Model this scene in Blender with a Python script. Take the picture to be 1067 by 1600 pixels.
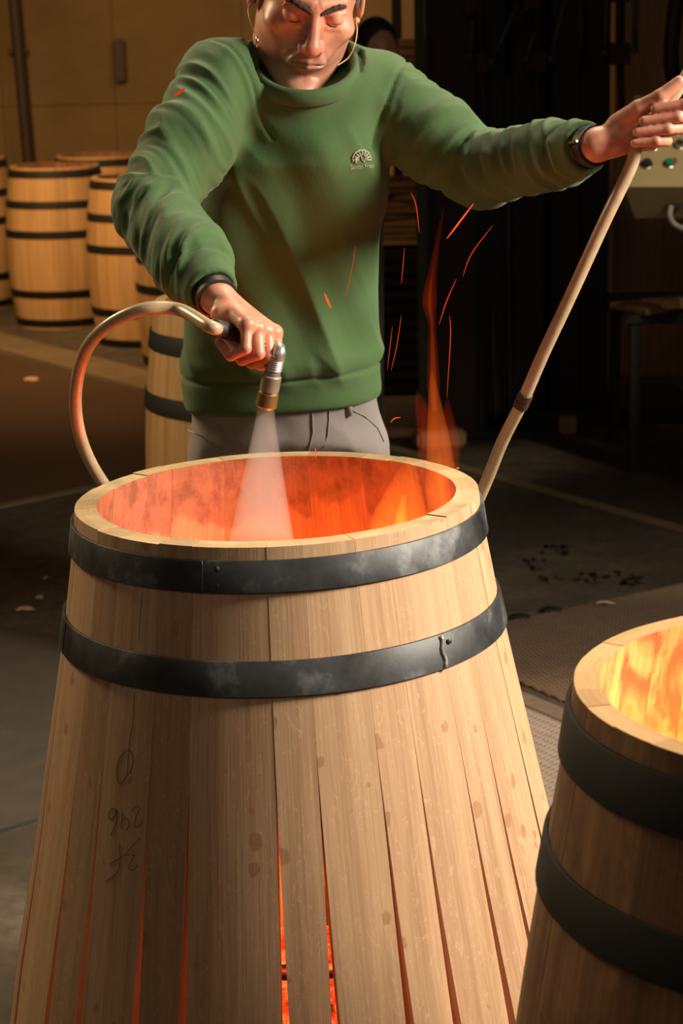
import bpy, bmesh, math, random
import numpy as np
from mathutils import Vector, Matrix
from mathutils.bvhtree import BVHTree
random.seed(7); rng = np.random.RandomState(7)
for o in list(bpy.data.objects): bpy.data.objects.remove(o)
SC = bpy.context.scene; COL = SC.collection
PI = math.pi
A = lambda *v: np.array(v, float)
def nrm(v): v = np.asarray(v, float); return v/np.linalg.norm(v)

# ------------------------------------------------------------------ camera
F = 3200.0; TH = math.atan(790/3200); RO = math.radians(1.2)
FWD = A(0, math.cos(TH), -math.sin(TH)); r0 = A(1, 0, 0); u0 = A(0, math.sin(TH), math.cos(TH))
RT = r0*math.cos(RO)-u0*math.sin(RO); UP = u0*math.cos(RO)+r0*math.sin(RO); CP = A(0, 0, 1.69)
def ray(px, py): return FWD+RT*(px-533.5)/F-UP*(py-800)/F
def at(px, py, Y): v = ray(px, py); return CP+v*Y/v[1]
def fl(px, py, z=0.0): v = ray(px, py); return CP+v*(z-1.69)/v[2]
cd = bpy.data.cameras.new('camera'); cam = bpy.data.objects.new('camera', cd); COL.objects.link(cam)
cam.matrix_world = Matrix([[RT[0], UP[0], -FWD[0], CP[0]], [RT[1], UP[1], -FWD[1], CP[1]], [RT[2], UP[2], -FWD[2], CP[2]], [0, 0, 0, 1]])
cd.sensor_fit = 'VERTICAL'; cd.sensor_height = 36; cd.lens = 72; cd.clip_start = .05
cd.dof.use_dof = True; cd.dof.focus_distance = 3.0; cd.dof.aperture_fstop = 8.0
SC.camera = cam
# ------------------------------------------------------------------ world, lights, exposure
W = bpy.data.worlds.new('world'); SC.world = W; W.use_nodes = True
W.node_tree.nodes['Background'].inputs[0].default_value = (1, .72, .48, 1)
W.node_tree.nodes['Background'].inputs[1].default_value = .03
SC.view_settings.view_transform = 'Standard'; SC.view_settings.look = 'None'
SC.view_settings.exposure = 0; SC.view_settings.gamma = 1; SC.view_settings.use_curve_mapping = False
D_ = math.radians
def light(name, kind, loc, energy, color, size=1, target=None, size_y=None, spot=None, spread=None):
    d = bpy.data.lights.new(name, kind); d.energy = energy; d.color = color
    if kind == 'AREA':
        d.size = size
        if size_y: d.shape = 'RECTANGLE'; d.size_y = size_y
        if spread: d.spread = spread
    else: d.shadow_soft_size = size
    if spot: d.spot_size = spot; d.spot_blend = .8
    o = bpy.data.objects.new(name, d); COL.objects.link(o); o.location = loc
    if target is not None: o.rotation_euler = (Vector(target)-Vector(loc)).to_track_quat('-Z', 'Y').to_euler()
    return o
light('key_light', 'AREA', (3.1, 2.3, 2.7), 105, (1, .87, .68), 1.0, (0.1, 3.0, .9), spread=1.7)
light('left_light', 'AREA', (-2.5, 4.9, 2.9), 27, (1, .74, .42), .9, (-.3, 3.9, 1.2), spread=1.5)
light('front_light', 'AREA', (-.6, -.6, 3.4), 6, (1, .82, .62), 1.6, (-.1, 3.2, .9), spread=2.0)
light('top_light', 'AREA', (.5, 4.5, 3.6), 22, (1, .8, .58), .9, (.1, 3.3, 1.2), spread=1.8)
light('panel_fill_light', 'SPOT', (2.3, 5.0, 2.6), 190, (1, .8, .5), .1, at(1075, 300, 6.75), spot=D_(17))  # unseen spot added to brighten the control box
light('bay_light', 'AREA', (-2.2, 8.6, 2.9), 62, (1, .60, .25), 1.2, (-1.3, 11.4, .3), spread=2.0)
light('rack_light', 'AREA', (1.0, 10.3, 3.6), 30, (1, .62, .28), 1.0, (.6, 12.6, 1.6), spread=2.4)

# ------------------------------------------------------------------ helpers
def sock(n, i):
    return n.inputs[i]
class NT:
    def __init__(s, name):
        s.m = bpy.data.materials.new(name); s.m.use_nodes = True; s.t = s.m.node_tree; s.t.nodes.clear()
        s.out = s.t.nodes.new('ShaderNodeOutputMaterial')
    def n(s, typ, **kw):
        n = s.t.nodes.new('ShaderNode'+typ)
        for k, v in kw.items():
            if k.startswith('i_'): pass
            else: setattr(n, k, v)
        return n
    def l(s, a, b): s.t.links.new(a, b)
    def coord(s, kind='Object', scale=(1, 1, 1), rand=0.0):
        tc = s.n('TexCoord'); mp = s.n('Mapping'); mp.inputs['Scale'].default_value = scale
        src = tc.outputs[kind]
        if rand:
            oi = s.n('ObjectInfo'); mu = s.n('VectorMath', operation='SCALE'); cm = s.n('CombineXYZ')
            for q in range(3): s.l(oi.outputs['Random'], cm.inputs[q])
            s.l(cm.outputs[0], mu.inputs[0]); mu.inputs['Scale'].default_value = rand
            ad = s.n('VectorMath', operation='ADD'); s.l(src, ad.inputs[0]); s.l(mu.outputs[0], ad.inputs[1]); src = ad.outputs[0]
        s.l(src, mp.inputs['Vector']); return mp.outputs[0]
    def noise(s, vec, scale=5, detail=4, rough=.55, dist=0):
        n = s.n('TexNoise'); n.inputs['Scale'].default_value = scale; n.inputs['Detail'].default_value = detail
        n.inputs['Roughness'].default_value = rough; n.inputs['Distortion'].default_value = dist; s.l(vec, n.inputs['Vector']); return n.outputs[0]
    def ramp(s, fac, stops):
        r = s.n('ValToRGB'); e = r.color_ramp.elements
        while len(e) < len(stops): e.new(.5)
        for k, (p, c) in enumerate(stops): e[k].position = p; e[k].color = (*c, 1) if len(c) == 3 else c
        s.l(fac, r.inputs[0]); return r.outputs[0]
    def mix(s, fac, a, b, mode='MIX'):
        m = s.n('MixRGB', blend_type=mode)
        for v, i in ((fac, 0), (a, 1), (b, 2)):
            if isinstance(v, (int, float)): m.inputs[i].default_value = v
            elif isinstance(v, tuple): m.inputs[i].default_value = (*v, 1)
            else: s.l(v, m.inputs[i])
        return m.outputs[0]
    def math(s, op, a, b=0.0):
        m = s.n('Math', operation=op)
        for v, i in ((a, 0), (b, 1)):
            if isinstance(v, (int, float)): m.inputs[i].default_value = v
            else: s.l(v, m.inputs[i])
        return m.outputs[0]
    def bsdf(s, color, rough=.6, metal=0.0, bump=None, bstr=.2, bdist=.01, **kw):
        b = s.n('BsdfPrincipled'); 
        if isinstance(color, tuple): b.inputs['Base Color'].default_value = (*color, 1)
        else: s.l(color, b.inputs['Base Color'])
        if isinstance(rough, (int, float)): b.inputs['Roughness'].default_value = rough
        else: s.l(rough, b.inputs['Roughness'])
        b.inputs['Metallic'].default_value = metal
        for k, v in kw.items(): b.inputs[k.replace('_', ' ')].default_value = v
        if bump is not None:
            bp = s.n('Bump'); bp.inputs['Strength'].default_value = bstr; bp.inputs['Distance'].default_value = bdist
            s.l(bump, bp.inputs['Height']); s.l(bp.outputs[0], b.inputs['Normal'])
        s.l(b.outputs[0], s.out.inputs[0]); return s.m
def plain(name, col, rough=.6, metal=0.0, var=.25, scale=20, bstr=.15, coord='Object', **kw):
    t = NT(name); v = t.coord(coord, rand=3.0); n = t.noise(v, scale, 5)
    c = t.mix(n, tuple(x*(1-var) for x in col), tuple(min(1, x*(1+var)) for x in col))
    return t.bsdf(c, rough, metal, bump=n, bstr=bstr, bdist=.003, **kw)

def wood(name, base, dark, light_, spots=0.0, flecks=0.0, char=0.0, dry=0.0):
    t = NT(name)
    fine = t.noise(t.coord('UV', (260, 5, 1), 9.0), 1, 4, .6, .2)
    mid = t.noise(t.coord('UV', (40, 1.6, 1), 17.0), 1, 3, .5, .4)
    c = t.ramp(mid, [(.3, dark), (.52, base), (.75, light_)])
    c = t.mix(.35, c, t.ramp(fine, [(.35, dark), (.6, light_)]))
    oi = t.n('ObjectInfo')
    c = t.mix(.55, c, t.ramp(oi.outputs['Random'], [(0, tuple(x*.66 for x in base)), (.35, tuple(x*.92 for x in base)), (.7, base), (1, tuple(min(1, x*1.15) for x in light_))]), 'MULTIPLY') if False else t.mix(1.0, c, t.ramp(oi.outputs['Random'], [(0, (.74, .69, .63)), (.3, (.9, .88, .85)), (.6, (1, .97, .93)), (1, (1, 1, .97))]), 'MULTIPLY')
    if flecks:
        f = t.noise(t.coord('UV', (55, 17, 1), 31.0), 1, 2, .4, 2.2)
        band = t.ramp(f, [(.585, (0, 0, 0)), (.60, (1, 1, 1)), (.615, (1, 1, 1)), (.63, (0, 0, 0))])
        c = t.mix(t.math('MULTIPLY', band, flecks), c, tuple(min(1, x*1.25) for x in light_))
    if spots:
        v = t.n('TexVoronoi'); v.inputs['Scale'].default_value = 1; t.l(t.coord('UV', (30, 22, 1), 5.0), v.inputs['Vector'])
        wob = t.noise(t.coord('UV', (130, 100, 1)), 1, 2)
        dd = t.math('ADD', v.outputs['Distance'], t.math('MULTIPLY', wob, .22))
        sel = t.n('SeparateColor'); t.l(v.outputs['Color'], sel.inputs[0])
        thr = t.math('MULTIPLY', t.math('MAXIMUM', t.math('SUBTRACT', sel.outputs[0], .50), 0.0), .66)
        k = t.ramp(t.math('SUBTRACT', t.math('ADD', thr, .1), dd), [(0.0, (0, 0, 0)), (.05, (1, 1, 1))])
        c = t.mix(t.math('MULTIPLY', k, spots), c, tuple(x*q for x, q in zip(base, (.62, .42, .3))))
    if dry:     # browned, unwetted band at the mouth of the barrel with a scalloped lower edge, different on each stave
        tc = t.n('TexCoord'); sp = t.n('SeparateXYZ'); t.l(tc.outputs['UV'], sp.inputs[0])
        lim = t.math('ADD', t.math('MULTIPLY', t.noise(t.coord('UV', (9, 3, 1), 21.0), 1, 3, .6), .16), t.math('MULTIPLY', oi.outputs['Random'], .035))
        k = t.ramp(t.math('SUBTRACT', lim, sp.outputs[1]), [(.0, (0, 0, 0)), (.012, (1, 1, 1))])
        bl = t.noise(t.coord('UV', (24, 20, 1), 13.0), 1, 4, .7)
        dk = t.ramp(bl, [(.3, tuple(x*.9 for x in dark)), (.5, tuple(x*.62 for x in dark)), (.62, tuple(x*.28 for x in dark))])
        c = t.mix(t.math('MULTIPLY', k, dry), c, dk)
    if char:
        n2 = t.noise(t.coord('UV', (14, 9, 1), 3.0), 1, 5, .65, .8)
        c = t.mix(t.math('MULTIPLY', t.ramp(n2, [(.45, (0, 0, 0)), (.6, (1, 1, 1))]), char), c, tuple(x*.3 for x in dark))
    return t.bsdf(c, .62, 0, bump=fine, bstr=.25, bdist=.0012)

M = {}
M['oak'] = wood('pale_oak', (.49, .31, .185), (.37, .215, .12), (.59, .40, .25), spots=.6, flecks=.28)
M['oak_side'] = wood('oak_edge', (.56, .33, .2), (.44, .25, .15), (.66, .42, .27))
M['oak_top'] = wood('oak_end_grain', (.55, .40, .22), (.42, .29, .15), (.66, .50, .30), char=.25)
M['toast'] = wood('toasted_oak', (.42, .21, .12), (.30, .13, .075), (.54, .29, .17), char=.25, dry=.8)
M['toast_far'] = wood('toasted_oak_dark', (.36, .15, .08), (.25, .09, .045), (.45, .2, .11), char=.4)
M['toast_hot'] = wood('toasted_oak_light', (.48, .26, .13), (.33, .14, .07), (.58, .34, .18), char=.85)
M['oak_warm'] = wood('warm_oak', (.50, .30, .13), (.38, .21, .085), (.6, .38, .18))
M['oak_dark'] = wood('brown_oak', (.22, .115, .055), (.13, .06, .03), (.31, .165, .08), char=.4)
M['board'] = wood('rough_board', (.34, .2, .1), (.2, .11, .05), (.46, .3, .16))
M['board_pale'] = wood('pale_board', (.6, .45, .28), (.5, .36, .2), (.7, .55, .38))
def steel():
    t = NT('hoop_steel'); v = t.coord('Object'); n = t.noise(v, 9, 5, .6); n2 = t.noise(v, 160, 3)
    c = t.ramp(n, [(.35, (.014, .014, .016)), (.56, (.045, .048, .054)), (.68, (.17, .178, .19))])
    r = t.ramp(n, [(.3, (.38,)*3), (.7, (.58,)*3)])
    return t.bsdf(c, r, .3, bump=n2, bstr=.12, bdist=.001)
M['steel'] = steel()
M['steel_dark'] = plain('dark_hoop_steel', (.008, .007, .0065), .7, .3, .3, 30)
M['black'] = plain('black_paint', (.008, .0075, .007), .6, 0, .4, 8)
M['brown_steel'] = plain('brown_steel', (.035, .018, .011), .65, 0, .3, 8)
M['rust'] = plain('rusty_steel', (.05, .024, .014), .7, .2, .4, 20)
M['green_paint'] = plain('dark_green_paint', (.022, .035, .014), .5, 0, .3, 10)
M['chrome'] = plain('chrome', (.6, .6, .58), .22, 1, .1, 10)
M['nozzle'] = plain('ribbed_grey_metal', (.36, .36, .33), .38, .7, .2, 60)
M['brass'] = plain('dull_brass', (.3, .22, .09), .4, .8, .2, 60)
M['rubber'] = plain('black_rubber', (.012, .011, .011), .55)
M['beige'] = plain('beige_panel_paint', (.36, .30, .17), .5, 0, .12, 12)
M['watch'] = plain('black_leather', (.012, .009, .008), .5, 0, .3, 60)
M['gold'] = plain('pale_gold', (.75, .55, .32), .25, 1, .05, 10)
M['cord'] = plain('orange_cord', (.6, .33, .17), .5, 0, .1, 40)
M['shoe'] = plain('black_shoe_leather', (.015, .013, .012), .5)
M['hair'] = plain('dark_grey_hair', (.11, .095, .085), .7, 0, .6, 220, .8)
M['brow'] = plain('dark_brow_hair', (.032, .018, .014), .8, 0, .6, 300, .8)
M['bghair'] = plain('black_hair', (.012, .008, .008), .7, 0, .4, 60)
M['thread'] = plain('grey_embroidery_thread', (.3, .32, .26), .7, 0, .35, 400, .8)
M['green_button'] = plain('green_plastic', (.01, .22, .13), .35, 0, .1)
M['red_button'] = plain('red_plastic', (.35, .03, .015), .4, 0, .1)
M['graphite'] = plain('pencil_graphite', (.06, .042, .034), .6, 0, .3, 300)
M['grey_cable'] = plain('grey_cable', (.22, .22, .2), .5)
M['disc'] = plain('dark_plate', (.045, .036, .03), .65, 0, .35, 14)
M['mat'] = plain('worn_steel_mesh', (.26, .195, .15), .5, .3, .3, 30)
M['strip'] = plain('pale_floor_strip', (.17, .125, .07), .7, 0, .35, 9)
M['paint_mark'] = plain('black_floor_paint', (.012, .011, .01), .6, 0, .4, 40)
def hose_mat():
    t = NT('translucent_hose'); v = t.coord('Object'); n = t.noise(v, 60, 4); n2 = t.noise(v, 3, 3)
    c = t.ramp(n2, [(.35, (.36, .27, .16)), (.5, (.42, .31, .19)), (.65, (.44, .28, .2))])
    c = t.mix(.3, c, t.ramp(n, [(.3, (.3, .22, .13)), (.7, (.55, .45, .32))]))
    return t.bsdf(c, .32, 0, bump=n, bstr=.05, bdist=.001, Subsurface_Weight=.15, Subsurface_Scale=.01)
M['hose'] = hose_mat()
def skin():
    t = NT('skin'); v = t.coord('Object'); n = t.noise(v, 28, 4, .6); n2 = t.noise(v, 240, 3)
    c = t.ramp(n, [(.35, (.46, .185, .12)), (.65, (.60, .28, .19))])
    at_ = t.n('Attribute', attribute_name='tint'); sp = t.n('SeparateColor'); t.l(at_.outputs['Color'], sp.inputs[0])
    c = t.mix(sp.outputs[0], c, (.42, .12, .10)); c = t.mix(t.math('MULTIPLY', sp.outputs[1], t.math('ADD', t.math('MULTIPLY', n2, .6), .3)), c, (.22, .13, .10))
    return t.bsdf(c, .45, 0, bump=n2, bstr=.18, bdist=.0012, Subsurface_Weight=.12, Subsurface_Scale=.006)
M['skin'] = skin()
def fabric(name, col, col2, sc=600, bstr=.5, fuzz=.3):
    t = NT(name); v = t.coord('Object'); n = t.noise(v, 7, 4); n2 = t.noise(v, sc, 2); n3 = t.noise(v, 60, 4)
    c = t.mix(n, col, col2)
    return t.bsdf(c, .85, 0, bump=t.math('ADD', n2, t.math('MULTIPLY', n3, 1.2)), bstr=bstr, bdist=.0012, Sheen_Weight=fuzz, Sheen_Roughness=.5)
M['sweat'] = fabric('green_fleece', (.033, .080, .021), (.046, .106, .030), 500, .35, .10)
M['trouser'] = fabric('grey_cotton', (.17, .15, .15), (.21, .19, .19), 700, .3, .1)
M['bgcloth'] = fabric('dark_brown_cloth', (.03, .02, .018), (.04, .028, .024))
def floor_mat():
    t = NT('worn_concrete'); v = t.coord('Object'); n = t.noise(v, 1.1, 5, .6, .3); n2 = t.noise(v, 14, 6, .7); n3 = t.noise(v, 120, 3)
    c = t.ramp(n, [(.3, (.035, .026, .018)), (.5, (.075, .06, .044)), (.68, (.14, .118, .09))])
    c = t.mix(t.ramp(n2, [(.42, (0, 0, 0)), (.62, (.6, .6, .6))]), c, (.03, .022, .016))
    return t.bsdf(c, t.ramp(n2, [(.3, (.5,)*3), (.7, (.75,)*3)]), 0, bump=t.math('ADD', n2, t.math('MULTIPLY', n3, .3)), bstr=.3, bdist=.006)
M['floor'] = floor_mat()
def slab_mat():
    t = NT('brown_sealed_concrete'); v = t.coord('Object'); n = t.noise(v, 1.6, 5, .6); n2 = t.noise(v, 30, 4)
    c = t.ramp(n, [(.3, (.05, .025, .012)), (.7, (.085, .045, .022))])
    return t.bsdf(t.mix(.3, c, t.ramp(n2, [(.3, (.03, .015, .01)), (.7, (.09, .05, .025))])), .6, 0, bump=n2, bstr=.15, bdist=.003)
M['slab'] = slab_mat()
def wall_mat():
    t = NT('aged_plaster'); v = t.coord('Object'); n = t.noise(v, .9, 5, .6, .4); n2 = t.noise(v, 8, 6, .7)
    c = t.ramp(n, [(.3, (.10, .06, .022)), (.55, (.155, .098, .037)), (.75, (.20, .132, .053))])
    c = t.mix(t.ramp(n2, [(.5, (0, 0, 0)), (.8, (.5, .5, .5))]), c, (.14, .09, .04))
    return t.bsdf(c, .85, 0, bump=n2, bstr=.3, bdist=.01)
M['wall'] = wall_mat()
def emis(name, col, s):
    t = NT(name); e = t.n('Emission'); e.inputs[0].default_value = (*col, 1); e.inputs[1].default_value = s; t.l(e.outputs[0], t.out.inputs[0]); return t.m
def vemis(name, col, s):
    t = NT(name); e = t.n('Emission'); e.inputs[0].default_value = (*col, 1); e.inputs[1].default_value = s; t.l(e.outputs[0], t.out.inputs[1]); return t.m
M['spark'] = emis('spark_glow', (1, .075, .02), .55)
M['spark_hot'] = emis('bright_spark_glow', (1, .10, .02), 1.1)
M['flame_red'] = vemis('red_flame_gas', (1, .06, .008), 6)
M['flame_orange'] = vemis('orange_flame_gas', (1, .16, .015), 17)
M['flame_yellow'] = vemis('yellow_flame_gas', (1, .38, .04), 44)
def ember():
    t = NT('glowing_ember'); v = t.coord('Object'); n = t.noise(v, 28, 4, .7)
    e = t.n('Emission'); t.l(t.ramp(n, [(.35, (.04, .004, .001)), (.5, (1, .05, .01)), (.65, (1, .25, .04))]), e.inputs[0]); e.inputs[1].default_value = 1.5
    t.l(e.outputs[0], t.out.inputs[0]); return t.m
M['ember'] = ember()
def spray():
    t = NT('water_mist'); e = t.n('VolumeScatter'); e.inputs['Color'].default_value = (1, .95, .93, 1); e.inputs['Density'].default_value = 10; e.inputs['Anisotropy'].default_value = .2
    t.l(e.outputs[0], t.out.inputs[1]); return t.m
M['spray'] = spray()

def wl(p):
    v = A(0, 0, 0)
    while p is not None: v += A(*p.location); p = p.parent
    return v
def mk(name, V, Fc, mat, parent=None, smooth=True, local=False, uvs=None, mats=None, mi=None):
    V = np.asarray(V, float)
    if parent is not None and not local: V = V-wl(parent)
    me = bpy.data.meshes.new(name); me.from_pydata([tuple(v) for v in V], [], [tuple(int(i) for i in f) for f in Fc])
    for m in (mats or [mat]): me.materials.append(m)
    if mi is not None: me.polygons.foreach_set('material_index', np.asarray(mi, np.int32))
    me.polygons.foreach_set('use_smooth', np.full(len(me.polygons), bool(smooth)))
    if uvs is not None:
        ul = me.uv_layers.new(name='UVMap'); li = np.empty(len(me.loops), np.int32); me.loops.foreach_get('vertex_index', li)
        ul.data.foreach_set('uv', np.asarray(uvs, np.float32)[li].ravel())
    me.update()
    o = bpy.data.objects.new(name, me); COL.objects.link(o)
    if parent is not None: o.parent = parent
    return o
def tag(o, label=None, cat=None, group=None, kind=None):
    if label: o['label'] = label
    if cat: o['category'] = cat
    if group: o['group'] = group
    if kind: o['kind'] = kind
    return o
def empty(name, loc, label=None, cat=None, group=None):
    o = bpy.data.objects.new(name, None); o.empty_display_size = .1; COL.objects.link(o); o.location = tuple(loc); return tag(o, label, cat, group)
class G:   # geometry collector
    def __init__(s): s.V = []; s.F = []; s.UV = []; s.n = 0
    def add(s, V, Fc, UV=None):
        V = np.asarray(V, float); s.V.append(V); s.F += [tuple(i+s.n for i in f) for f in Fc]
        s.UV.append(np.zeros((len(V), 2)) if UV is None else np.asarray(UV)); s.n += len(V); return s
    def box(s, c, d, R=None, bev=.0):
        c = A(*c); hx, hy, hz = A(*d)/2; b = min(bev, hx*.9, hy*.9, hz*.9)
        if b <= 0:
            V = np.array([[x, y, z] for x in (-hx, hx) for y in (-hy, hy) for z in (-hz, hz)])
            Fc = [(0, 1, 3, 2), (4, 6, 7, 5), (0, 4, 5, 1), (2, 3, 7, 6), (0, 2, 6, 4), (1, 5, 7, 3)]
        else:
            bm = bmesh.new(); bmesh.ops.create_cube(bm, size=1)
            for v in bm.verts: v.co = Vector((v.co.x*2*hx, v.co.y*2*hy, v.co.z*2*hz))
            bmesh.ops.bevel(bm, geom=bm.edges[:], offset=b, segments=2, affect='EDGES'); bm.verts.index_update()
            V = np.array([v.co[:] for v in bm.verts]); Fc = [[v.index for v in f.verts] for f in bm.faces]; bm.free()
        ax = int(np.argmax([hx, hy, hz])); o = [i for i in range(3) if i != ax]
        UV = np.stack([V[:, o[0]]+V[:, o[1]], V[:, ax]], -1)
        if R is not None: V = V@np.asarray(R).T
        return s.add(V+c, Fc, UV)
    def tube(s, pts, r, seg=10, flat=1.0, up=None, cap=True):
        P = np.array(pts, float); n = len(P); r = np.broadcast_to(np.asarray(r, float), (n,)) if np.ndim(r) == 0 else np.asarray(r, float)
        T = np.gradient(P, axis=0); T /= np.linalg.norm(T, axis=1)[:, None]+1e-12
        u = A(0, 0, 1) if up is None else nrm(up)
        if abs(T[0]@u) > .95: u = A(1, 0, 0)
        rows = []; a = np.arange(seg)*2*PI/seg
        for k in range(n):
            u = u-T[k]*(u@T[k]); u /= np.linalg.norm(u); w = np.cross(T[k], u)
            rows.append(P[k]+r[k]*(np.cos(a)[:, None]*u*flat+np.sin(a)[:, None]*w))
        V = np.concatenate(rows); Fc = [(k*seg+j, k*seg+(j+1) % seg, (k+1)*seg+(j+1) % seg, (k+1)*seg+j) for k in range(n-1) for j in range(seg)]
        if cap: Fc += [tuple(range(seg))[::-1], tuple((n-1)*seg+j for j in range(seg))]
        d = np.concatenate([[0], np.cumsum(np.linalg.norm(np.diff(P, axis=0), axis=1))])
        return s.add(V, Fc, np.stack([np.tile(a*.02, n), np.repeat(d, seg)], -1))
    def lathe(s, prof, c=(0, 0, 0), seg=32, R=None, closed=False):
        a = np.arange(seg)*2*PI/seg; V = np.array([[r*math.cos(t), r*math.sin(t), z] for (r, z) in prof for t in a]); n = len(prof)
        Fc = [(k*seg+j, k*seg+(j+1) % seg, ((k+1) % n)*seg+(j+1) % seg, ((k+1) % n)*seg+j) for k in range(n if closed else n-1) for j in range(seg)]
        if R is not None: V = V@np.asarray(R).T
        return s.add(V+A(*c), Fc)
    def build(s, name, mat, parent=None, smooth=False, local=False): return mk(name, np.concatenate(s.V), s.F, mat, parent, smooth, local, uvs=np.concatenate(s.UV))
def frame(z, x=(1, 0, 0)):
    z = nrm(z); x = A(*x); x = nrm(x-z*(x@z)); return np.stack([x, np.cross(z, x), z], 1)
def spline(P, n=40):
    P = np.array(P, float); m = len(P); t = np.linspace(0, m-1, n); out = []
    for q in t:
        i = min(int(q), m-2); f = q-i; p0, p1, p2, p3 = P[max(i-1, 0)], P[i], P[i+1], P[min(i+2, m-1)]
        out.append(.5*((2*p1)+(-p0+p2)*f+(2*p0-5*p1+4*p2-p3)*f*f+(-p0+3*p1-3*p2+p3)*f**3))
    return np.array(out)
def auto(o, ang=35):
    me = o.data
    me.polygons.foreach_set('use_smooth', np.full(len(me.polygons), True)); me.set_sharp_from_angle(angle=math.radians(ang)); return o

# --- signed distance modelling (organic shapes)
def caps(P, a, b, ra, rb=None):
    rb = ra if rb is None else rb; a = A(*a); b = A(*b); ab = b-a; t = np.clip(((P-a)@ab)/(ab@ab+1e-12), 0, 1)
    return np.linalg.norm(P-(a+t[:, None]*ab), axis=1)-(ra+t*(rb-ra))
def ell(P, c, r, R=None):
    q = P-A(*c)
    if R is not None: q = q@np.asarray(R)
    r = A(*r); k0 = np.linalg.norm(q/r, axis=1); k1 = np.linalg.norm(q/(r*r), axis=1)+1e-9; return k0*(k0-1)/k1
def smin(a, b, k): h = np.clip(.5+.5*(b-a)/k, 0, 1); return b*(1-h)+a*h-k*h*(1-h)
def smax(a, b, k): return -smin(-a, -b, k)
def surf(f, lo, hi, h):
    lo = A(*lo); hi = A(*hi); B = 8; nb = np.ceil((hi-lo)/(h*B)).astype(int); n = nb*B+1
    ctr = np.stack(np.meshgrid(*[lo[i]+(np.arange(nb[i])+.5)*B*h for i in range(3)], indexing='ij'), -1).reshape(-1, 3)
    dc = f(ctr); Fg = np.zeros(n, np.float32); sgn = np.where(dc < 0, -1., 1.).reshape(nb)
    Fg[:-1, :-1, :-1] = np.repeat(np.repeat(np.repeat(sgn, B, 0), B, 1), B, 2)
    Fg[-1] = 1; Fg[:, -1] = 1; Fg[:, :, -1] = 1
    act = np.argwhere((np.abs(dc) < B*h*1.25).reshape(nb)); off = np.stack(np.meshgrid(*[np.arange(B+1)]*3, indexing='ij'), -1).reshape(-1, 3)
    for s in range(0, len(act), 400):
        idx = (act[s:s+400, None, :]*B+off[None]).reshape(-1, 3); Fg[idx[:, 0], idx[:, 1], idx[:, 2]] = f(lo+idx*h)
    S = Fg < 0; C8 = [S[i:n[0]-1+i, j:n[1]-1+j, k:n[2]-1+k] for i in (0, 1) for j in (0, 1) for k in (0, 1)]
    cnt = sum(c.astype(np.int8) for c in C8); cells = np.argwhere((cnt > 0) & (cnt < 8))
    idm = -np.ones(n-1, np.int64); idm[cells[:, 0], cells[:, 1], cells[:, 2]] = np.arange(len(cells))
    acc = np.zeros((len(cells), 3)); num = np.zeros(len(cells)); cn = [A(i, j, k) for i in (0, 1) for j in (0, 1) for k in (0, 1)]
    for a in range(8):
        for b in range(a+1, 8):
            if abs(cn[a]-cn[b]).sum() != 1: continue
            ia = cells+cn[a].astype(int); ib = cells+cn[b].astype(int); fa = Fg[ia[:, 0], ia[:, 1], ia[:, 2]]; fb = Fg[ib[:, 0], ib[:, 1], ib[:, 2]]
            m = (fa < 0) != (fb < 0); t = np.where(m, fa/(fa-fb+1e-12), 0)
            acc += np.where(m[:, None], cn[a]+t[:, None]*(cn[b]-cn[a]), 0); num += m
    V = lo+(cells+acc/num[:, None])*h; Q = []
    for ax in range(3):
        o1, o2 = (ax+1) % 3, (ax+2) % 3; sl = [slice(1, -1)]*3; sl[ax] = slice(0, n[ax]-1); s2 = list(sl); s2[ax] = slice(1, n[ax])
        a_, b_ = S[tuple(sl)], S[tuple(s2)]; e = np.argwhere(a_ != b_)
        fl_ = a_[e[:, 0], e[:, 1], e[:, 2]]
        for q in range(3):
            if q != ax: e[:, q] += 1
        d1 = np.zeros(3, int); d1[o1] = 1; d2 = np.zeros(3, int); d2[o2] = 1
        g = lambda x: idm[x[:, 0], x[:, 1], x[:, 2]]
        q4 = np.stack([g(e-d1-d2), g(e-d2), g(e), g(e-d1)], 1); q4[~fl_] = q4[~fl_][:, ::-1]; Q.append(q4)
    Q = np.concatenate(Q); return V, Q[(Q >= 0).all(1)]
def vnorm(V, Q):
    N = np.zeros_like(V); fn = np.cross(V[Q[:, 2]]-V[Q[:, 0]], V[Q[:, 3]]-V[Q[:, 1]])
    for k in range(4): np.add.at(N, Q[:, k], fn)
    return N/(np.linalg.norm(N, axis=1)[:, None]+1e-12)
def lap(V, Q, it=2, w=.5):
    for _ in range(it):
        S_ = np.zeros_like(V); c = np.zeros(len(V))
        for k in range(4):
            a, b = Q[:, k], Q[:, (k+1) % 4]
            np.add.at(S_, a, V[b]); np.add.at(S_, b, V[a]); np.add.at(c, a, 1); np.add.at(c, b, 1)
        V = V*(1-w)+w*S_/c[:, None]
    return V
_T = rng.rand(64, 64, 64)*2-1
def vnoise(P):
    i = np.floor(P).astype(int); f = P-i; f = f*f*(3-2*f); i %= 64; j = (i+1) % 64; r = 0
    for a in (0, 1):
        for b in (0, 1):
            for c in (0, 1):
                r = r+_T[(i, j)[a][:, 0], (i, j)[b][:, 1], (i, j)[c][:, 2]]*(f[:, 0] if a else 1-f[:, 0])*(f[:, 1] if b else 1-f[:, 1])*(f[:, 2] if c else 1-f[:, 2])
    return r
def sm(x, a, b): t = np.clip((x-a)/(b-a), 0, 1); return t*t*(3-2*t)

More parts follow.
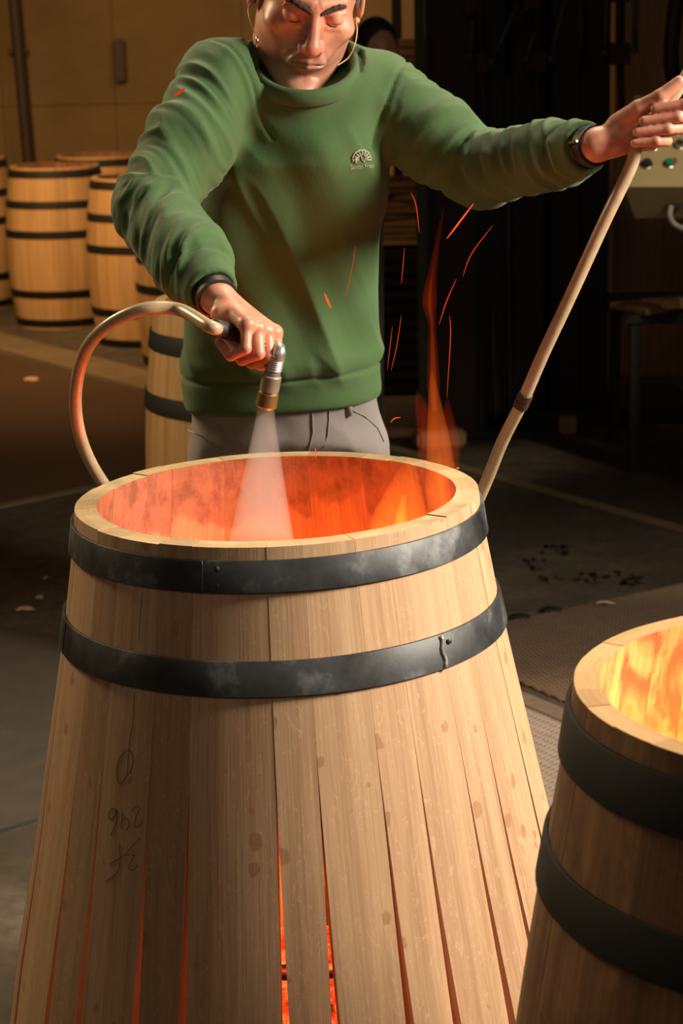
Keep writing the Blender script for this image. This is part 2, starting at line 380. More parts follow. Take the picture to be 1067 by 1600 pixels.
# ------------------------------------------------------------------ setting
g = G().box((0, 6.5, -.05), (10, 17, .1)); floor = g.build('floor', M['floor']); tag(floor, kind='structure')
g = G().box((0, 13.1, 2.2), (10, .2, 4.4)); tag(g.build('wall_back', M['wall']), kind='structure')
g = G().box((-4.9, 6.5, 2.2), (.2, 13, 4.4)); tag(g.build('wall_left', M['wall']), kind='structure')
g = G().box((4.9, 6.5, 2.2), (.2, 13, 4.4)); tag(g.build('wall_right', M['wall']), kind='structure')
wb = bpy.data.objects['wall_back']
def wp(px, py, Y=12.97): return at(px, py, Y)
# wall panels of the rear wall (joint lines) and the dark downpipe
xs = [-4.0, -2.05, -1.35, -.55, .6, 2.2]
for k in range(5):
    for r_, (z0, z1) in enumerate(((.02, 1.125), (1.127, 2.225), (2.227, 4.2))):
        G().box(((xs[k]+xs[k+1])/2, 12.985, (z0+z1)/2), (xs[k+1]-xs[k]-.002, .03, z1-z0), bev=.004).build('wall_panel', M['wall'], wb)
a, b = wp(16, -60, 12.9), wp(44, 250, 12.9); a2 = b+(b-a)*1.6
pp = empty('drain_pipe', (a2[0], 12.9, 0), 'dark slanting pipe on the rear wall above the farthest barrels', 'pipe')
G().tube([a+(a-b)*.5, a, b, a2], .035, 10).build('pipe', M['brown_steel'], pp, True); G().box(wp(28, 80, 12.93), (.12, .03, .03)).build('pipe_clamp', M['rust'], pp)
tag(G().box(wp(187, 95, 12.95), (.07, .05, .26), bev=.01).build('wall_bracket', M['brown_steel']), 'small dark upright bracket on the plaster wall left of the worker', 'bracket')
# floor bands between the slabs
def fstrip(p, q, w, mat, name, z=.002, th=.004, ext=0.0):
    p = A(*p)[:2]; q = A(*q)[:2]; d = nrm(q-p); p = p-d*ext; q = q+d*ext; s = A(-d[1], d[0])*w/2
    V = [(*(p-s), z-th), (*(q-s), z-th), (*(q+s), z-th), (*(p+s), z-th), (*(p-s), z+th/2), (*(q-s), z+th/2), (*(q+s), z+th/2), (*(p+s), z+th/2)]
    o = mk(name, V, [(0, 3, 2, 1), (4, 5, 6, 7), (0, 1, 5, 4), (1, 2, 6, 5), (2, 3, 7, 6), (3, 0, 4, 7)], mat, None, False); return tag(o, kind='structure')
fstrip(fl(0, 533), fl(215, 590), .26, M['strip'], 'trim_1', ext=1.2)
fstrip(fl(0, 791), fl(128, 765), .05, M['strip'], 'trim_2', ext=1.0)
fstrip(fl(770, 745), fl(1067, 828), .06, M['strip'], 'trim_3', ext=1.0)
fstrip(fl(880, 634), fl(1067, 668), .12, M['strip'], 'trim_4', ext=.8)
# brown sealed slab on the left between the bands
q = [fl(-150, 515), fl(225, 612), fl(330, 700), fl(128, 763), fl(-150, 818)]
V = [(*p[:2], -.003) for p in q]+[(*p[:2], .0015) for p in q]; n5 = 5
tag(mk('floor_slab', V, [tuple(range(5))[::-1], tuple(range(5, 10))]+[(k, (k+1) % 5, 5+(k+1) % 5, 5+k) for k in range(5)], M['slab'], None, False), kind='structure')

# ------------------------------------------------------------------ barrels
def stave_mesh(p0, p1, prof, H, th, gap, nh=28, na=5, zt=0.0, dr=0.0, bot=0.0):
    """stave between angles p0..p1 (rad), local frame base z=0, top z=H"""
    hs = np.linspace(0, H-bot, nh); hs = (hs/hs[-1])**1.0*(H-bot); V = []; Fc = []; UV = []; MI = []
    R = lambda h: np.interp(h, prof[0], prof[1])+dr
    def strip(fn, mi, rows, cols, flip=False):
        s = len(V)
        for i in range(rows):
            for j in range(cols):
                p, u = fn(i, j); V.append(p); UV.append(u)
        for i in range(rows-1):
            for j in range(cols-1):
                q = (s+i*cols+j, s+i*cols+j+1, s+(i+1)*cols+j+1, s+(i+1)*cols+j); Fc.append(q[::-1] if flip else q); MI.append(mi)
    def pt(i, u, t):   # u 0..1 across, t thickness inwards
        h = hs[i] if i > 0 else -zt; gq = gap(hs[i]); a = (p0+gq)+(p1-p0-2*gq)*u; r = R(hs[i])-t
        rr = r*(1 if t == 0 else 1.0); return (rr*math.cos(a), rr*math.sin(a), H-h)
    ju = rng.rand()*5
    strip(lambda i, j: (pt(i, j/(na-1), 0), ((p1-p0)*j/(na-1)*.33+ju, hs[i])), 0, nh, na)
    strip(lambda i, j: (pt(i, j/(na-1), th), ((p1-p0)*j/(na-1)*.3+ju, hs[i])), 1, nh, na, True)
    strip(lambda i, j: (pt(i, 0, th*(1-j)), (j*th, hs[i])), 2, nh, 2)
    strip(lambda i, j: (pt(i, 1, th*j), (j*th, hs[i])), 2, nh, 2)
    bv = .004
    def top(i, j):
        u = j/(na-1); p = pt(0, u, [0, th][i]); return (p, (i*th*.6+ju, (p1-p0)*u*.3))
    strip(top, 3, 2, na, True)
    def bt(i, j): return (pt(nh-1, j/(na-1), [0, th][i]), (i*th, j*.02))
    strip(bt, 3, 2, na)
    return V, Fc, UV, MI
def ringband(R0, R1, z0, z1, t, seg=96):
    g = G(); b = min(.0012, t/3)
    prof = [(R0+t, z0+b), (R0+t-b, z0), (R0, z0), (R1, z1), (R1+t-b, z1), (R1+t, z1-b)]
    g.lathe(prof, seg=seg, closed=True); return g
def barrel(name, label, rim, prof, H, edges, th, gap, hoops, mats, tilt=(0, 0), group=None, jit=1.0, zrot=0.0, share=False):
    ax = nrm(A(tilt[0], tilt[1], 1)); x = nrm(A(1, 0, -tilt[0]/1.0)); x = nrm(x-ax*(x@ax)); y = np.cross(ax, x); base = A(*rim)-ax*H
    root = empty(name, base, label, 'barrel', group)
    root.rotation_euler = Matrix(((x[0], y[0], ax[0]), (x[1], y[1], ax[1]), (x[2], y[2], ax[2]))).to_euler()
    root['_'] = 0; del root['_']
    R = lambda h: np.interp(h, prof[0], prof[1]); me = None
    for k in range(len(edges)-1):
        if share:
            if me is None:
                w = edges[1]-edges[0]; V, Fc, UV, MI = stave_mesh(-w/2, w/2, prof, H, th, gap, nh=16, na=4)
                o = mk('stave', V, Fc, None, root, True, True, UV, mats, MI); auto(o, 50); me = o.data
            else:
                o = bpy.data.objects.new('stave', me); COL.objects.link(o); o.parent = root
            o.rotation_euler = (0, 0, (edges[k]+edges[k+1])/2)
        else:
            V, Fc, UV, MI = stave_mesh(edges[k], edges[k+1], prof, H, th, gap, zt=jit*(rng.rand()-.5)*.0018, dr=jit*(rng.rand()-.5)*.0008, bot=jit*rng.rand()*.004)
            o = mk('stave', V, Fc, None, root, True, True, UV, mats, MI); auto(o, 50)
    for (h0, h1, t, rv) in hoops:
        o = ringband(R(h1)+.001, R(h0)+.001, H-h1, H-h0, t).build('hoop', mats[4], root, True, True); auto(o, 40)
        for aa in rv:
            rr = R((h0+h1)/2)+t+.001
            for dz in (-.012, .012):
                zc = H-(h0+h1)/2+dz; c = (rr*math.cos(aa), rr*math.sin(aa), zc)
                G().lathe([(.0001, .0022), (.003, .0016), (.0045, 0)], c, 10, frame((math.cos(aa), math.sin(aa), 0), (0, 0, 1))).build('rivet', mats[4], o, True, True)
    return root, R, base, (x, y, ax)
D = math.radians
H1 = .985; P1 = ([0, .06, .17, .3, .5, .7, .985], [.3, .3078, .3266, .3529, .3937, .438, .492])
_ax = nrm(A(-.0217, -.002, 1)); _x = nrm(A(1, 0, .0217)); _x = nrm(_x-_ax*(_x@_ax)); M1 = np.stack([_x, np.cross(_ax, _x), _ax], 1); base1 = A(-.0959, 2.9709, .9845)-_ax*H1
def hit_main(px, py, off=0.0):   # point on the outside of the main barrel along a viewing direction
    d = nrm(ray(px, py)); t = 2.0
    for _ in range(300):
        p = M1.T@(CP+d*t-base1); e = math.hypot(p[0], p[1])-(np.interp(H1-p[2], P1[0], P1[1])+off)
        if abs(e) < 1e-5: break
        t += e*.6
    return CP+d*t, p
front = []
for sx_ in (78, 120, 161, 235, 296, 430, 496, 592, 653, 725, 770, 820):
    _p = hit_main(sx_, 1198)[1]; front.append(math.degrees(math.atan2(_p[1], _p[0])))
edges = list(front); a_ = front[-1]; stop = front[0]+360
ws = []
while a_ < stop-16:
    w = random.choice([11, 15, 18, 12, 20, 14]); 
    if stop-(a_+w) < 9: w = stop-a_-11
    a_ += w; edges.append(a_)
if edges[-1] < stop-.1: edges.append(stop)
edges = [D(e) for e in edges]
gap1 = lambda h: D(.035)+D(.68)*max(0, (h-.27)/.35)**1.3
steel_m = M['steel']
mb, R1, base1, fr1 = barrel('toasting_barrel', 'large pale oak barrel with splayed staves and two steel hoops, in front of the worker',
    (-.0959, 2.9709, .9845), P1, H1, edges, .033, gap1, [(.017, .061, .0045, [D(-104)]), (.153, .201, .0045, [D(-44)])],
    [M['oak'], M['toast'], M['oak_side'], M['oak_top'], steel_m], tilt=(-.0217, -.002))
# welded ridge on lower hoop, overlap edges of the hoops
hoops = [c for c in mb.children if c.name.startswith('hoop')]
def lap_edge(hoop, ang, h0, h1, t, wob=0.0, r=.0025, mat=None):
    n = 9; pts = []
    for k in range(n):
        h = h0+(h1-h0)*k/(n-1); a = ang+wob*math.sin(k*1.3); rr = R1(h)+.001+t; pts.append((rr*math.cos(a), rr*math.sin(a), H1-h))
    return G().tube(pts, r, 8).build('overlap_edge', mat or M['steel'], hoop, True, True)
lap_edge(hoops[0], D(-108), .017, .061, .0045, 0, .0012)
lap_edge(hoops[1], D(-46.5), .154, .200, .0045, .006, .004, M['nozzle'])
lap_edge(hoops[1], D(-162), .154, .200, .0045, .001, .0012)
# pencil marks on one stave
st = {}
def pencil(name, strokes, lbl=None):
    g = G()
    for s in strokes:
        pts = [hit_main(x, y, .0003)[0] for x, y in spline([(*p, 0) for p in s], max(8, 5*len(s)))[:, :2]]
        loc = [M1.T@(p-base1) for p in pts]; g.tube(loc, .0007, 5, flat=.6, up=None)
    ang = math.atan2(*(M1.T@(hit_main(198, 1280)[0]-base1))[[1, 0]]); ea = math.degrees(ang)
    par = None
    for k, c in enumerate([c for c in mb.children if c.name.startswith('stave')]):
        if (math.degrees(edges[k])-ea) % 360 > 180 and (math.degrees(edges[k+1])-ea) % 360 < 180: par = c; break
    o = g.build(name, M['graphite'], par or mb, True, True); o.location = (0, 0, 0); return o
Z = lambda L: [(130+x/6.154, 1140+y/6.154) for x, y in L]
pencil('pencil_line', [[(222, 925), (218, 975), (217, 1000)]])
pencil('pencil_line', [[(210, 1082), (207, 1130)]+Z([(450, 90), (440, 180), (430, 300), (425, 430)])])
pencil('pencil_loop', [Z([(440, 185), (380, 230), (335, 310), (320, 400), (330, 490), (355, 520), (390, 490), (415, 435), (450, 420), (475, 330), (480, 250), (440, 185)])])
pencil('pencil_number', [Z([(320, 800), (310, 760), (280, 755), (245, 800), (245, 850), (275, 860), (310, 810), (325, 770)]), Z([(325, 780), (320, 870), (295, 950), (260, 1010)]),
    Z([(375, 790), (370, 870), (362, 960)]), Z([(370, 880), (400, 850), (435, 870), (440, 920), (410, 970)]), Z([(465, 780), (500, 745), (535, 740), (540, 770), (505, 850), (495, 920), (510, 940), (550, 915), (568, 860)])])
pencil('pencil_letters', [Z([(345, 1095), (352, 1180), (355, 1280), (330, 1365), (270, 1420), (210, 1455)]), Z([(250, 1290), (340, 1240), (400, 1205), (495, 1205)]),
    Z([(548, 1045), (480, 1110), (405, 1195)]), Z([(500, 1205), (460, 1260), (440, 1310), (455, 1350), (495, 1340), (525, 1300)])])
# foreground barrel at the right
P2 = ([0, .06, .17, .3, .5, .7, .97], [.3, .308, .326, .347, .375, .398, .425])
e2 = [D(-5)]
while e2[-1] < D(355)-D(16): e2.append(e2[-1]+D(random.choice([12, 15, 17, 13, 11])))
e2[-1] = D(355)
gap2 = lambda h: D(.9)*max(0, (h-.4)/.4)
rim2 = at(1325, 1068, 2.14)
fb, R2, base2, fr2 = barrel('toasting_barrel', 'blurred brown barrel cut off by the right edge of the frame, glowing yellow inside', rim2, P2, rim2[2]-.0, e2, .028, gap2,
    [(.024, .082, .005, []), (.18, .235, .005, [])], [M['oak_dark'], M['toast_hot'], M['oak_side'], M['oak_warm'], M['steel_dark']])
# finished barrels in the background
def bilge(H, r0_, rb): hs = np.linspace(0, H, 15); return (hs, rb-(rb-r0_)*((hs-H/2)/(H/2))**2)
bm_ = [M['oak_warm'], M['toast_far'], M['oak_side'], M['oak_warm'], M['steel_dark']]
BG = [(-45, 478, .875, .29, 'leftmost finished barrel by the wall, cut off by the left edge of the frame'),
      (98, 505, .875, .283, 'whole upright barrel with four dark hoops, second from the left edge'),
      (228, 532, .86, .285, 'upright barrel right of the whole one, partly hidden by the green sleeve'),
      (322, 602, .86, .30, 'upright barrel behind the hose loop, mostly hidden behind the nearer one'),
      (418, 1022, .965, .305, 'nearest finished barrel, standing close behind the worker'),
      (165, 474, .875, .285, 'barrel of the rear row of which only the rim shows between two barrels')]
for i, (px, py, H, rb, lb) in enumerate(BG):
    b = fl(px, py+(0 if i else 0)); ns = 24; hk = [(.012, .052), (.175, .215), (.335, .375), (.66, .70), (.82, .86)]
    if i == 4: hk = [(.07, .115), (.225, .27), (.62, .66), (.85, .89)]
    if i == 3: hk = [(.012, .05), (.12, .155), (.24, .275), (.37, .405), (.7, .74)]
    barrel('oak_barrel', lb, b+A(0, 0, H), bilge(H, rb*.86, rb), H, [k*2*PI/ns+.1*i for k in range(ns+1)], .027, lambda h: .0015,
           [(a, c, .004, []) for a, c in hk], bm_, share=True, group='finished barrels standing in a row')

# ------------------------------------------------------------------ fires
def fire(rimc, base, R, Hh, rad, name, lbl, flames, energy, seed, fl_lbl):
    rs = random.Random(seed); bz = empty(name, (base[0], base[1], 0), lbl, 'fire basket'); cx, cy = base[0], base[1]
    g = G()
    for k in range(12):
        a = k*PI/6; g.tube([(cx+rad*.75*math.cos(a), cy+rad*.75*math.sin(a), .01), (cx+rad*math.cos(a), cy+rad*math.sin(a), .3)], .006, 6)
    g.build('bar', M['rust'], bz, True)
    for z, rr in ((.012, .76), (.15, .88), (.3, 1.0)):
        G().tube([(cx+rad*rr*math.cos(t), cy+rad*rr*math.sin(t), z) for t in np.linspace(0, 2*PI, 33)], .007, 6).build('ring', M['rust'], bz, True)
    k = 0
    for layer in range(5):
        for q_ in (-1, 0, 1):
            a = layer*PI/2+rs.uniform(-.08, .08); s_ = A(-math.sin(layer*PI/2), math.cos(layer*PI/2), 0)*rad*.33*q_; z = .045+layer*.047
            d = A(math.cos(a), math.sin(a), 0)*rad*(.52 if q_ == 0 else .45); c = A(cx, cy, z)+s_
            o = G().tube([c-d, c-d*.3+A(0, 0, .001), c+d*.4, c+d], [.017, .021, .022, .016], 7).build('burning_log', M['ember'])
            tag(o, 'glowing '+('left', 'middle', 'right')[q_+1]+' log in the '+('lowest', 'second', 'third', 'fourth', 'top')[layer]+' layer of the fire in the '+fl_lbl, 'log', 'burning wood inside the '+fl_lbl)
    return bz
def flame(pts, rs_, mat, core, label, n=22):
    P = spline(pts, n); prof = np.interp(np.linspace(0, 1, n), np.linspace(0, 1, len(rs_)), rs_)
    o = G().tube(P, prof, 14, flat=.6, up=(0, 1, 0)).build('flame', mat, None, True); tag(o, label, 'flame')
    if core:
        i = int(n*.12); j = int(n*core[1]); g = G(); g.tube(P[i:j], prof[i:j]*core[0]*np.linspace(1, .25, j-i), 12, flat=.6, up=(0, 1, 0)); g.build('flame_core', core[2], o, True)
    return o
f1 = fire(None, base1, R1, H1, .2, 'fire_basket', 'round iron fire basket with glowing wood under the large pale barrel', None, 0, 3, 'large pale barrel')
f2 = fire(None, base2, R2, .9, .19, 'fire_basket', 'round iron fire basket with glowing wood under the blurred right barrel', None, 0, 5, 'blurred right barrel')
flame([at(612, 960, 2.97), at(618, 880, 3.0), at(628, 800, 3.02), at(640, 715, 3.03)], [.02, .055, .042, .003], M['flame_orange'], (.5, .8, M['flame_yellow']), 'yellow-orange tongue of flame inside the large barrel at right')
flame([at(690, 930, 3.02), at(692, 850, 3.04), at(690, 760, 3.05), at(684, 680, 3.05), at(674, 580, 3.05)], [.01, .022, .026, .018, .002], M['flame_orange'], (.45, .7, M['flame_orange']), 'orange flame rising over the right rim of the large barrel')
flame([at(679, 670, 3.05), at(677, 600, 3.05), at(675, 510, 3.06), at(671, 470, 3.06), at(678, 410, 3.07), at(694, 320, 3.07)], [.002, .011, .006, .012, .006, .001], M['flame_red'], (.6, .9, M['flame_orange']), 'thin red flame ribbon rising high beside the green sweatshirt')
flame([at(655, 720, 3.1), at(668, 690, 3.1), at(660, 640, 3.1), at(650, 610, 3.1)], [.004, .018, .012, .001], M['flame_red'], None, 'faint red flame behind the right rim of the large barrel')
flame([at(706, 735, 3.1), at(704, 690, 3.1), at(700, 655, 3.1), at(699, 620, 3.1)], [.01, .016, .01, .001], M['flame_red'], None, 'short red flame next to the hose at the right rim')
for fk, (dx, dy, hh) in enumerate(((-.12, .05, .35), (.0, .1, .42), (.08, -.1, .38), (-.08, -.12, .3))):
    b = base1+A(dx, dy, .3); flame([b, b+A(.02, .01, hh*.3), b+A(-.01, 0, hh*.7), b+A(.02, 0, hh)], [.03, .06, .035, .003], M['flame_orange'], (.5, .8, M['flame_yellow']), ('left', 'rear', 'right', 'front')[fk]+' low flame deep inside the large pale barrel')
for fk, (dx, dy, hh) in enumerate(((-.1, .05, .5), (.05, .1, .45), (.0, -.1, .4))):
    b = base2+A(dx, dy, .3); flame([b, b+A(.02, .01, hh*.3), b+A(-.01, 0, hh*.7), b+A(.02, 0, hh)], [.03, .07, .04, .003], M['flame_yellow'], None, ('left', 'right', 'front')[fk]+' low flame deep inside the blurred right barrel')
for o in [o for o in bpy.data.objects if o.get('category') == 'flame' and 'low flame' in o['label']]: o['group'] = 'low flames inside '+('the large pale barrel' if 'pale' in o['label'] else 'the blurred right barrel')
light('fire_light', 'POINT', base1+A(.06, .02, .66), 12, (1, .17, .025), .08)
light('fire_light', 'POINT', base1+A(.02, .0, .36), .6, (1, .12, .02), .08)
light('fire_light', 'POINT', base2+A(.0, .0, .55), 46, (1, .30, .045), .1)
# sparks
SP = [([(642, 301), (650, 321), (655, 363)], 1.0, 0, 3.1), ([(740, 318), (698, 373)], 1.5, 1, 3.0), ([(770, 352), (737, 396), (723, 432)], .9, 0, 3.1), ([(713, 436), (698, 470), (686, 507)], 1.0, 0, 3.1),
      ([(632, 387), (627, 444)], .7, 0, 3.2), ([(627, 492), (620, 540), (611, 579)], .8, 0, 3.2), ([(613, 510), (605, 579)], .7, 0, 3.2), ([(702, 493), (704, 525), (698, 621)], .9, 0, 3.1),
      ([(610, 660), (616, 654), (626, 652)], 1.0, 1, 3.2), ([(507, 458), (517, 482)], 1.9, 1, 3.1), ([(555, 385), (550, 420), (540, 465)], .7, 0, 3.1), ([(272, 150), (289, 138)], 2.6, 0, 3.0), ([(712, 732), (718, 731)], 1.8, 1, 3.1), ([(493, 700), (493, 716)], .9, 1, 3.05)]
NM = ['thin red spark curving down under the raised sleeve', 'bright slanting spark just under the raised forearm', 'long curved spark farthest right under the raised arm', 'curved spark right of the tall red flame ribbon',
      'faint upright spark in front of the black crates', 'faint long spark right of the sweatshirt hem, the outer of two', 'faint spark close to the sweatshirt hem, the inner of two', 'long upright spark right of the flame, above the rim',
      'small hooked spark beside the grey trousers', 'short thick orange spark in front of the sweatshirt belly', 'thin red spark in front of the sweatshirt belly', 'thick red spark near the shoulder at left', 'tiny glowing spark on the right rim of the large barrel', 'tiny upright spark over the back rim of the large barrel']
for (pp_, w, hot, Y), lb in zip(SP, NM):
    P = spline([at(x, y, Y) for x, y in pp_], 10); r_ = .0009*w*np.sin(np.linspace(.25, PI-.25, 10))
    tag(G().tube(P, r_, 6).build('spark', M['spark_hot' if hot else 'spark'], None, True), lb, 'spark', 'sparks flying above the fire')

# ------------------------------------------------------------------ the worker
SR = at(349, 130, 3.42); ER = at(238, 325, 3.24)
OA = at(380, 524, 2.955); wA = nrm(A(.62, -.66, -.42)); gA = A(.68, .62, -.36); gA = nrm(gA-wA*(gA@wA)); nA = np.cross(wA, gA); nA = nA*(1 if nA[2] > 0 else -1)
OB = at(1017, 197, 3.09); gB = nrm(A(.60, .05, .80)); wB = nrm(A(.97, -.05, .10)); nB = nrm(np.cross(gB, wB)); nB = nB if nB[1] > 0 else -nB
WRh = OA-wA*.082+nA*.018; WLh = OB-wB*.082+nB*.012+A(0, 0, -.018)
WR = WRh; WL = WLh
SL = at(588, 152, 3.50); EL = at(752, 266, 3.40)
CH = at(470, 160, 3.47)
secs = [(110, 470, 118, .080, 3.47), (160, 472, 140, .100, 3.475), (250, 462, 140, .128, 3.48), (350, 450, 140, .128, 3.50), (450, 440, 148, .13, 3.52), (540, 437, 153, .132, 3.54), (600, 440, 158, .128, 3.55), (660, 445, 156, .125, 3.56), (720, 450, 158, .12, 3.57)]
sz = []; 
for (y, x, hw, hd, Y) in secs:
    p = at(x, y, Y); sz.append((p[2], p[0], Y, hw*Y/F, hd))
sz = np.array(sz[::-1])
def loft(P, dw=0.0):
    z = P[:, 2]; cx, cy, a_, b_ = [np.interp(z, sz[:, 0], sz[:, i]) for i in (1, 2, 3, 4)]; a_ = a_+dw; b_ = b_+dw
    x = P[:, 0]-cx; y = P[:, 1]-cy; e = 2.35; k = (np.abs(x/a_)**e+np.abs(y/b_)**e)**(1/e)+1e-6; r_ = np.hypot(x, y); return r_*(1-1/k)
def hemz(P):
    return at(440, 622, 3.56)[2]-.006+.055*(P[:, 0]-at(440, 622, 3.56)[0])
NF = at(484, 144, 3.350); NBk = at(470, 52, 3.545); NL = at(389, 62, 3.46); NR_ = at(549, 64, 3.46)
NKc = (NF+NBk)/2; nx = nrm(NR_-NL); nn = nrm(np.cross(nx, NBk-NF)); ny = np.cross(nn, nx); NA_ = np.linalg.norm(NR_-NL)/2; NB_ = np.linalg.norm(NBk-NF)/2; NFr = np.stack([nx, ny, nn], 1)
def neckd(P, dr):   # distance from an elliptical tube along the neckline axis
    q = (P-NKc)@NFr; k = np.hypot(q[:, 0]/(NA_+dr), q[:, 1]/(NB_+dr))+1e-6; return np.hypot(q[:, 0], q[:, 1])*(1-1/k), q[:, 2]
def f_sweat(P):
    d = loft(P); ztop = CH[2]+.045; d = smax(d, P[:, 2]-ztop, .05); d = smax(d, hemz(P)-P[:, 2], .012)
    nb_ = at(472, 120, 3.48)
    d = smin(d, caps(P, nb_+A(-.02, 0, -.01), SR+A(.0, .0, -.002), .085, .066), .04); d = smin(d, caps(P, nb_+A(.02, 0, -.01), SL+A(0, 0, -.006), .085, .07), .05)
    d = smin(d, caps(P, SR, SR+(ER-SR)*.5, .068, .068), .025); d = smin(d, caps(P, SR+(ER-SR)*.5, ER, .068, .060), .02); d = smin(d, caps(P, ER, ER+(WR-ER)*.6, .060, .056), .015)
    d = smin(d, caps(P, ER+(WR-ER)*.6, WR, .056, .039), .02)
    m = SL+(EL-SL)*.6
    d = smin(d, caps(P, SL, m, .072, .068), .025); d = smin(d, caps(P, m, EL, .068, .058), .02); d = smin(d, caps(P, EL, EL+(WL-EL)*.62, .058, .050), .02); d = smin(d, caps(P, EL+(WL-EL)*.62, WL, .052, .0385), .015)
    nd, nz = neckd(P, 0.0); q3 = (P-NKc)@ny; d = smax(d, -smax(smax(nd-.013, -.005-nz, .004), q3-.035, .004), .004); d = smin(d, smax(smax(nd, nz, .004), -.10-nz, .01), .020); nd2, _ = neckd(P, -.008); d = smax(d, -smax(nd2, -.03-nz, .004), .003)
    # cut the cuffs square, open neck
    for W_, E_, q in ((WR, ER, .012), (WL, EL, .020)):
        ax = nrm(W_-E_); e = W_-ax*q; loc = (P-e)@ax; near = np.linalg.norm(P-e, axis=1) < .09; d = np.where(near, smax(d, loc, .004), d)
        d = np.where(near, smax(d, -caps(P, W_-ax*.05, W_+ax*.05, .0305), .004), d)
    return d
V, Q = surf(f_sweat, (-.5, 2.9, .93), (.52, 3.75, 1.72), .0042)
V = lap(V, Q, 2); N = vnorm(V, Q)
def arm_fold(V, pts, amp):
    """ring and oblique creases along an arm polyline"""
    out = np.zeros(len(V)); acc = 0; dm = np.full(len(V), 9.)
    for a, b in zip(pts[:-1], pts[1:]):
        ab = b-a; L = np.linalg.norm(ab); t = np.clip(((V-a)@ab)/L**2, 0, 1); c = a+t[:, None]*ab; d = np.linalg.norm(V-c, axis=1); s = acc+t*L
        R_ = frame(ab, (0, 0, 1)); q = (V-c)@R_; th = np.arctan2(q[:, 1], q[:, 0]); u = s+.030*np.sin(th*1+acc*9)+.010*np.cos(2*th+.6)
        nz = vnoise(np.stack([u*34, np.cos(th)*.9+5, np.sin(th)*.9+s*3+9], 1))
        n2 = vnoise(np.stack([u*75+40, np.cos(th)*1.4+25, np.sin(th)*1.4+s*5], 1))
        f = (1-np.abs(nz)*2.1)*1.0+.35*(1-np.abs(n2)*2)
        m = d < dm; out = np.where(m, f*sm(.1-d, 0, .02), out); dm = np.where(m, d, dm); acc += L
    return out*amp
LR = [SR, ER, WR]; LL = [SL, EL, WL]
fa = arm_fold(V, LR, .0058); fbq = arm_fold(V, LL, .0044)
dR = np.minimum(caps(V, SR, ER, .08), caps(V, ER, WR, .065)); dL = np.minimum(caps(V, SL, EL, .08), caps(V, EL, WL, .065))
wR = (1-sm(dR, -.012, .012))*sm(np.linalg.norm(V-CH, axis=1), .12, .19); wL = (1-sm(dL, -.012, .012))*sm(np.linalg.norm(V-CH, axis=1), .13, .2)
wC = 1.0*(1-sm(np.minimum(np.linalg.norm(V-WR, axis=1), np.linalg.norm(V-WL, axis=1)), .05, .075))
sh = at(330, 150, 3.4); rel = V-sh
tf = 1-np.abs(vnoise(np.stack([rel[:, 0]*13+rel[:, 2]*4.5, rel[:, 2]*2.6-rel[:, 0]*1.4+3, rel[:, 1]*3], 1)))*2
tf2 = vnoise(np.stack([rel[:, 0]*7+rel[:, 2]*3, rel[:, 2]*3, rel[:, 1]*4+7], 1))
tf3 = 1-np.abs(vnoise(np.stack([V[:, 2]*30+V[:, 0]*10, V[:, 0]*8, V[:, 1]*8], 1)))*2
nkd = np.linalg.norm(V-NKc, axis=1)-.09; tf4 = 1-np.abs(vnoise(np.stack([rel[:, 0]*24+rel[:, 2]*11+40, rel[:, 2]*5-rel[:, 0]*2.5+8, rel[:, 1]*5], 1)))*2
hz = V[:, 2]-hemz(V); torso = (1-np.maximum(wR, wL))
disp = fa*wR*(1-wC)+fbq*wL*(1-wC)+torso*sm(nkd, .02, .08)*(tf4*.004+tf*.0085+tf2*.014+tf3*.0018*sm(.17-hz, 0, .1)*sm(hz, .05, .08))*sm(hz, .03, .09)
# hem band, cuff bands, armhole seams
disp += -.006*np.exp(-((hz-.062)/.0035)**2)+.004*np.exp(-((hz-.085)/.02)**2)
for W_, E_ in ((WR, ER), (WL, EL)):
    ax = nrm(W_-E_); s = (W_-V)@ax; nr = np.linalg.norm(V-W_, axis=1) < .13; disp += np.where(nr, -.005*np.exp(-((s-.066)/.004)**2)+.003*np.exp(-((s-.085)/.012)**2), 0)
for S_, E_, k in ((SR, ER, .0), (SL, EL, .03)):
    ax = nrm(E_-S_)*.55+nrm(S_-CH)*.45; ax = nrm(ax); s = (V-S_)@ax; nr = np.linalg.norm(V-S_, axis=1) < .13; disp += np.where(nr, -.0045*np.exp(-((s-k)/.003)**2)+.0015*np.exp(-((s-k-.007)/.004)**2), 0)
nq = (V-NKc)@NFr; pass
V = V+N*disp[:, None]; V = lap(V, Q, 1, .35)
wroot = A(at(450, 700, 3.6)[0], 3.62, 0)
